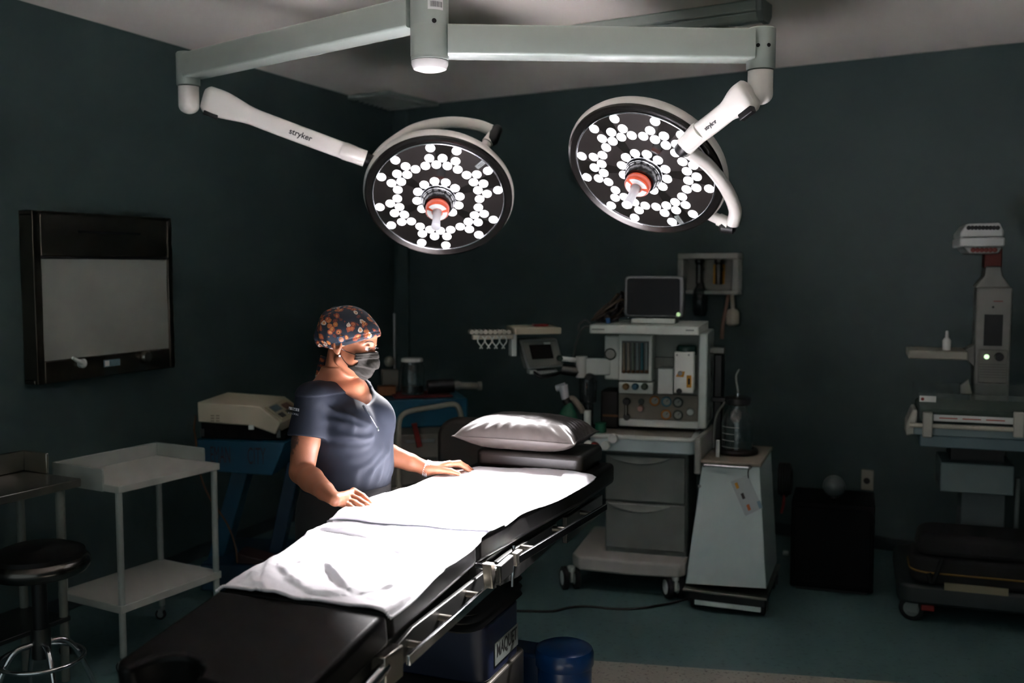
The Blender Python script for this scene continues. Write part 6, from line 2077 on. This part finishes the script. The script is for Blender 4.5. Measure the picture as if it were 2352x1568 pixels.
# ---------------------------------------------------------------- electrosurgical unit on its blue stand
EP = atY(555, 1010, 5.12)
EF = FR(EP.x, EP.y, R(-5))
te = thing_fr(EF, 'electrosurgical_unit', 'ivory sloped front electrosurgical unit on the black box behind the nurse', 'medical device')
pl = [(453, 923), (596, 934), (644, 971), (632, 998), (578, 978), (455, 969)]
P_ = [(EF.L(x, y, 0)[0], EF.L(x, y, 0)[2]) for x, y in pl]
MB().prism(P_, 'y', 0, .42).build('case', M_beige, te, bevel=.006)
# sloped panel on the front: inset plate with dark windows
a, b = Vector((P_[1][0], 0, P_[1][1])), Vector((P_[2][0], 0, P_[2][1]))
sl = (b - a); nrm = Vector((-sl.z, 0, sl.x)).normalized()
if nrm.z < 0: nrm = -nrm
def onslope(f0, f1, v0, v1, h, nm, mt):
    vs = []
    for hh_ in (.0004, h):
        for f, v in ((f0, v0), (f1, v0), (f1, v1), (f0, v1)):
            p = a + sl * f + nrm * hh_; vs.append((p.x, v, p.z))
    return MB().add(vs, [(3, 2, 1, 0), (4, 5, 6, 7), (0, 1, 5, 4), (1, 2, 6, 5), (2, 3, 7, 6), (3, 0, 4, 7)]).build(nm, mt, te)
onslope(.12, .95, .04, .38, .003, 'control_panel', mat('panel_cream', (150, 142, 118), .5))
for (f0, f1, v0, v1, nm, mt) in ((.2, .5, .08, .2, 'display_window', mat('window_teal', (40, 66, 74), .3)), (.3, .6, .24, .34, 'display_window', mat('window_red', (70, 32, 26), .3)), (.62, .84, .08, .15, 'dial_window', M_ink), (.62, .84, .2, .34, 'socket_plate', M_dsteel)):
    onslope(f0, f1, v0, v1, .005, nm, mt)
k = EF.L(577, 981, -.004)
MB().box(k[0] - .014, k[0] + .014, -.008, .001, k[2] - .012, k[2] + .012).build('latch', M_pale, te, bevel=.002)
for i in range(3):
    for j in range(2):
        pbox(EF, 484 + j * 12, 953 + i * 6, 492 + j * 12, 955.5 + i * 6, -.001, .003, 'side_vent', mat('vent_dark', (110, 104, 88), .5), te, 0)
tbx = thing_fr(EF, 'black_console', 'black console box between the ivory unit and the blue stand', 'medical device')
zt4 = EF.L(520, 972, 0)[2] - .003; zb4 = EF.L(540, 1009, 0)[2]
u0 = EF.L(462, 990, .02)[0]; u1 = EF.L(655, 1005, .02)[0]
tops = [(u0, zb4), (u1, zb4), (u1, P_[3][1] - .004), (P_[3][0], P_[3][1] - .004), (P_[4][0], P_[4][1] - .004), (u0, P_[5][1] - .004)]
MB().prism(tops, 'y', .02, .4).build('housing', mat('matt_black', (5, 4, 5), .7, spec=.1), tbx, bevel=.003)
for px in (466, 640): 
    k = EF.L(px, 1006, .05); MB().box(k[0], k[0] + .02, .018, .03, zb4 + .01, zb4 + .05).build('corner_post', M_dsteel, tbx)
# blue stand
tbs = thing_fr(EF, 'blue_stand', 'blue painted equipment stand carrying the ivory unit by the left wall', 'equipment stand')
pl = [(447, 1008), (655, 1017), (625, 1092), (447, 1080)]
hd = MB().prism([(EF.L(x, y, -.02)[0], min(EF.L(x, y, -.02)[2], zb4 - .002)) for x, y in pl], 'y', -.02, .42).build('top_box', M_blue, tbs, bevel=.004)
M_bt = mat('maroon_lettering', (52, 26, 40), .6)
k = EF.L(506, 1046, -.0205); text('EMAN', .125, FACE(*k), M_bt, hd, 'stand_lettering', width=.105)
k = EF.L(589, 1049, -.0205); text('CITY', .125, FACE(*k), M_bt, hd, 'stand_lettering', width=.095)
pl = [(532, 1083), (568, 1085), (508, 1300), (472, 1300)]
MB().prism([(EF.L(x, y, .08)[0], EF.L(x, y, .08)[2]) for x, y in pl], 'y', .08, .2).build('slanted_pillar', M_blue, tbs, bevel=.004)
pl = [(660, 1060), (690, 1060), (640, 1300), (610, 1300)]
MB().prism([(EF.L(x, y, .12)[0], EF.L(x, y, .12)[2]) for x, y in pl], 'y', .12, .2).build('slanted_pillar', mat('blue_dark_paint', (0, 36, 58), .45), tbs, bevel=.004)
u0 = EF.L(462, 1310, -.05)[0]; u1 = EF.L(700, 1310, -.05)[0]
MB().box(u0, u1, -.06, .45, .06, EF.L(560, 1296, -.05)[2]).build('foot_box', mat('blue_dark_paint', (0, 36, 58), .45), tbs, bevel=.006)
for u in (u0 + .06, u1 - .06):
    for v in (0, .38): caster(tbs, u, v, .026, .02, 0, False, M_black, .062)
k = EF.L(560, 1284, -.04)
# orange cable
oc = [EF.W(*EF.L(x, y, o_)) for x, y, o_ in ((449, 955, .2), (446, 985, -.03), (449, 1004, -.03), (458, 1080, -.03), (480, 1140, -.05), (520, 1200, -.03), (540, 1252, -.06), (545, 1292, -.08))]
o = MB().tube(spline(oc, 7), .005, 8).build('orange_cable', mat('dull_orange_cable', (84, 54, 26), .5), None)
tag(o, 'thin orange cable dangling down the blue equipment stand', 'cable')
k = EF.L(565, 1292, -.1)
tp = thing_fr(EF, 'foot_pedal', 'dark red brown foot pedal lying on the blue stand foot box', 'foot pedal')
zfb = EF.L(560, 1296, -.05)[2]
m = MB(); m.prism([(.0, 0), (.16, 0), (.16, .02), (.0, .06)], 'y', 0, .14); 
m.xf(Matrix.Translation((k[0] - .07, -.05, zfb + .0005)))
m.build('pedal', mat('pedal_brown', (44, 22, 20), .5), tp, bevel=.006)

# ---------------------------------------------------------------- blue crash cart behind the nurse
CP = atY(985, 1010, 5.75)
CF = FR(CP.x, CP.y, R(14))
tcart = thing_fr(CF, 'crash_cart', 'teal topped drawer cart with white tube handle behind the nurse', 'medical cart')
u0 = CF.L(850, 930, 0)[0]; u1 = CF.L(1075, 930, 0)[0]
zt5 = CF.L(1000, 917, .0)[2]; zt6 = CF.L(1000, 980, 0)[2]
MB().box(u0, u1, 0, .5, zt6, zt5).build('top_tray', M_teal, tcart, bevel=.008)
MB().box(u0 + .03, u1 - .03, .02, .48, .14, zt6 - .001).build('body', mat('cart_body_grey', (96, 94, 88), .5), tcart, bevel=.006)
for i in range(4):
    za = .17 + i * (zt6 - .2) / 4
    d = MB().box(u0 + .05, u1 - .05, .005, .02, za, za + (zt6 - .2) / 4 - .012).build('drawer', mat('cart_drawer_grey', (124, 120, 112), .5), tcart, bevel=.005)
    MB().box(u0 + .2, u1 - .2, -.006, .006, za + (zt6 - .2) / 4 - .06, za + (zt6 - .2) / 4 - .04).build('drawer_pull', M_grey, d, bevel=.003)
for u in (u0 + .06, u1 - .06):
    for v in (.06, .44): caster(tcart, u, v, .05, .03, 0, False, M_grey, .142)
hp_ = [CF.L(x, y, -.12) for x, y in ((917, 1120), (915, 1040), (916, 975), (926, 952), (950, 942), (1000, 934), (1040, 928), (1054, 938), (1060, 965), (1062, 1010))]
MB().tube(spline(hp_, 5), .0155, 12).build('tube_handle', mat('handle_cream', (150, 146, 132), .45), tcart)
for q in (hp_[1], hp_[-1]): MB().cyl(q, (q[0], .02, q[2]), .010).build('handle_stay', M_grey, tcart)
ts2 = [CF.L(x, y, -.1) for x, y in ((950, 978), (962, 976), (975, 1030), (963, 1034))]
MB().prism([(p[0], p[2]) for p in ts2], 'y', -.02, -.008).build('red_strap', M_red, tcart)
# things standing on the cart
zc = zt5 + .001
def on(px, v): 
    return CF.L(px, 900, v)[0]
MB_red = MB().box(on(905, .1), on(1038, .1), .06, .3, zc - .0005, zc + .014)
o = MB_red.build('red_cloth', mat('dark_red_cloth', (92, 26, 24), .85, bump=.1), None, bevel=.005)
o.location = (CF.o.x, CF.o.y, 0); o.rotation_euler = (0, 0, CF.yaw); tag(o, 'dark red folded cloth lying on the teal drawer cart', 'cloth')
zc2 = zc + .0145
jx = on(947, .18); hj = CF.L(947, 828, .18)[2] - zc2
tjr = thing('glass_jar', 'clear glass jar with flat white lid on the red cloth', 'jar', CF.W(jx, .18, zc2), CF.yaw)
rj = (CF.L(975, 880, .18)[0] - CF.L(920, 880, .18)[0]) / 2
MB().lathe([(0, 0), (rj * .95, 0), (rj, .008), (rj, hj * .8), (rj * .86, hj * .9), (rj * .86, hj * .97), (rj * .83, hj * .97), (rj * .83, hj * .88), (rj * .965, hj * .79), (rj * .965, .01), (0, .008)], n=40).build('jar_glass', M_glass, tjr)
MB().lathe([(0, hj * .972), (rj * .86, hj * .972), (rj * .9, hj * .98), (rj * .9, hj * 1.05), (rj * .84, hj * 1.08), (0, hj * 1.08)], n=36).build('lid', M_label, tjr)
MB().lathe([(0, .010), (rj * .9, .012), (rj * .9, hj * .25), (0, hj * .27)], n=24).build('contents', mat('dark_swabs', (60, 62, 58), .8, var=.5, scale=40), tjr)
tn = thing_fr(CF, 'hand_reamer', 'black body with pale grey nozzle pointing right on the cart', 'instrument')
za = zc2 + .045
MB().cyl((on(982, .12), .12, za), (on(1042, .12), .12, za + .004), .042, .04).build('motor_body', M_black, tn)
MB().tube([(on(1042, .12), .12, za + .004), (on(1052, .12), .12, za + .004), (on(1060, .12), .12, za), (on(1096, .12), .12, za - .004), (on(1098, .12), .12, za - .004), (on(1106, .12), .12, za - .004)], [.03, .03, .021, .019, .026, .026], 18).build('nozzle', mat('nozzle_grey', (132, 130, 122), .45), tn)
tbx2 = thing_fr(CF, 'paper_box', 'pale grey box standing at the back of the teal cart', 'box')
MB().box(on(880, .33), on(916, .33), .33, .42, zc, CF.L(900, 850, .33)[2]).build('carton', mat('carton_grey', (112, 110, 102), .7), tbx2, bevel=.003)
o = MB().box(on(869, .2), on(910, .2), .2, .27, zc, zc + .06).build('orange_box', mat('brown_orange_box', (120, 72, 34), .6), None, bevel=.006)
o.location = (CF.o.x, CF.o.y, 0); o.rotation_euler = (0, 0, CF.yaw); tag(o, 'small brown orange box beside the pale carton on the cart', 'box')
# slim steel pole with round knob, no lamp
k = CF.W(*CF.L(906, 780, .62))
tpo = thing('slim_pole', 'slim steel pole with small round knob in the room corner', 'floor lamp', (k.x, k.y, 0), 0)
ztp = CF.L(906, 720, .62)[2]; zbl = CF.L(896, 829, .62)[2]
MB().cyl((0, 0, .02), (0, 0, ztp), .008, n=12).build('pole', mat('pole_grey', (150, 150, 150), .4, .6), tpo)
MB().sphere((-.03, -.04, zbl), (.034, .034, .036), 20, 12).build('pole_knob', mat('head_grey', (130, 128, 116), .5), tpo)
MB().cyl((0, 0, zbl), (-.03, -.04, zbl), .008, n=10).build('knob_joint', M_grey, tpo)
MB().lathe([(0, 0), (.13, 0), (.13, .015), (.02, .022), (0, .022)], n=32).build('pole_base', M_black, tpo)

# brown upholstered chair behind the table head
VP_ = atY(1075, 1030, 5.0)
VF = FR(VP_.x, VP_.y, R(-14))
tv = thing_fr(VF, 'padded_chair', 'dark brown upholstered chair with rounded back between cart and pillow', 'chair')
u0 = VF.L(1003, 1010, 0)[0]; u1 = u0 + .52; zt7 = VF.L(1070, 962, 0)[2]
q = [(u0, .45), (u1, .45)] + [(u1 - .10 + .10 * math.cos(R(a)), zt7 - .10 + .10 * math.sin(R(a))) for a in range(0, 91, 15)] + [(u0 + .10 + .10 * math.cos(R(a)), zt7 - .10 + .10 * math.sin(R(a))) for a in range(90, 181, 15)]
M_br = mat('brown_upholstery', (50, 43, 38), .55, var=.08, bump=.05)
MB().prism(q, 'y', 0, .09).build('backrest', M_br, tv, bevel=.025, seg=4)
MB().box(u0 + .01, u1 - .01, .085, .52, .40, .47).build('seat', M_br, tv, bevel=.025, seg=4)
um = (u0 + u1) / 2 - .06
MB().cyl((um, .28, .04), (um, .28, .40), .035, n=20).build('pedestal', M_dsteel, tv)
MB().lathe([(0, 0), (.17, 0), (.17, .02), (.05, .045), (0, .045)], (um, .28, .001), 32).build('base', M_black, tv)
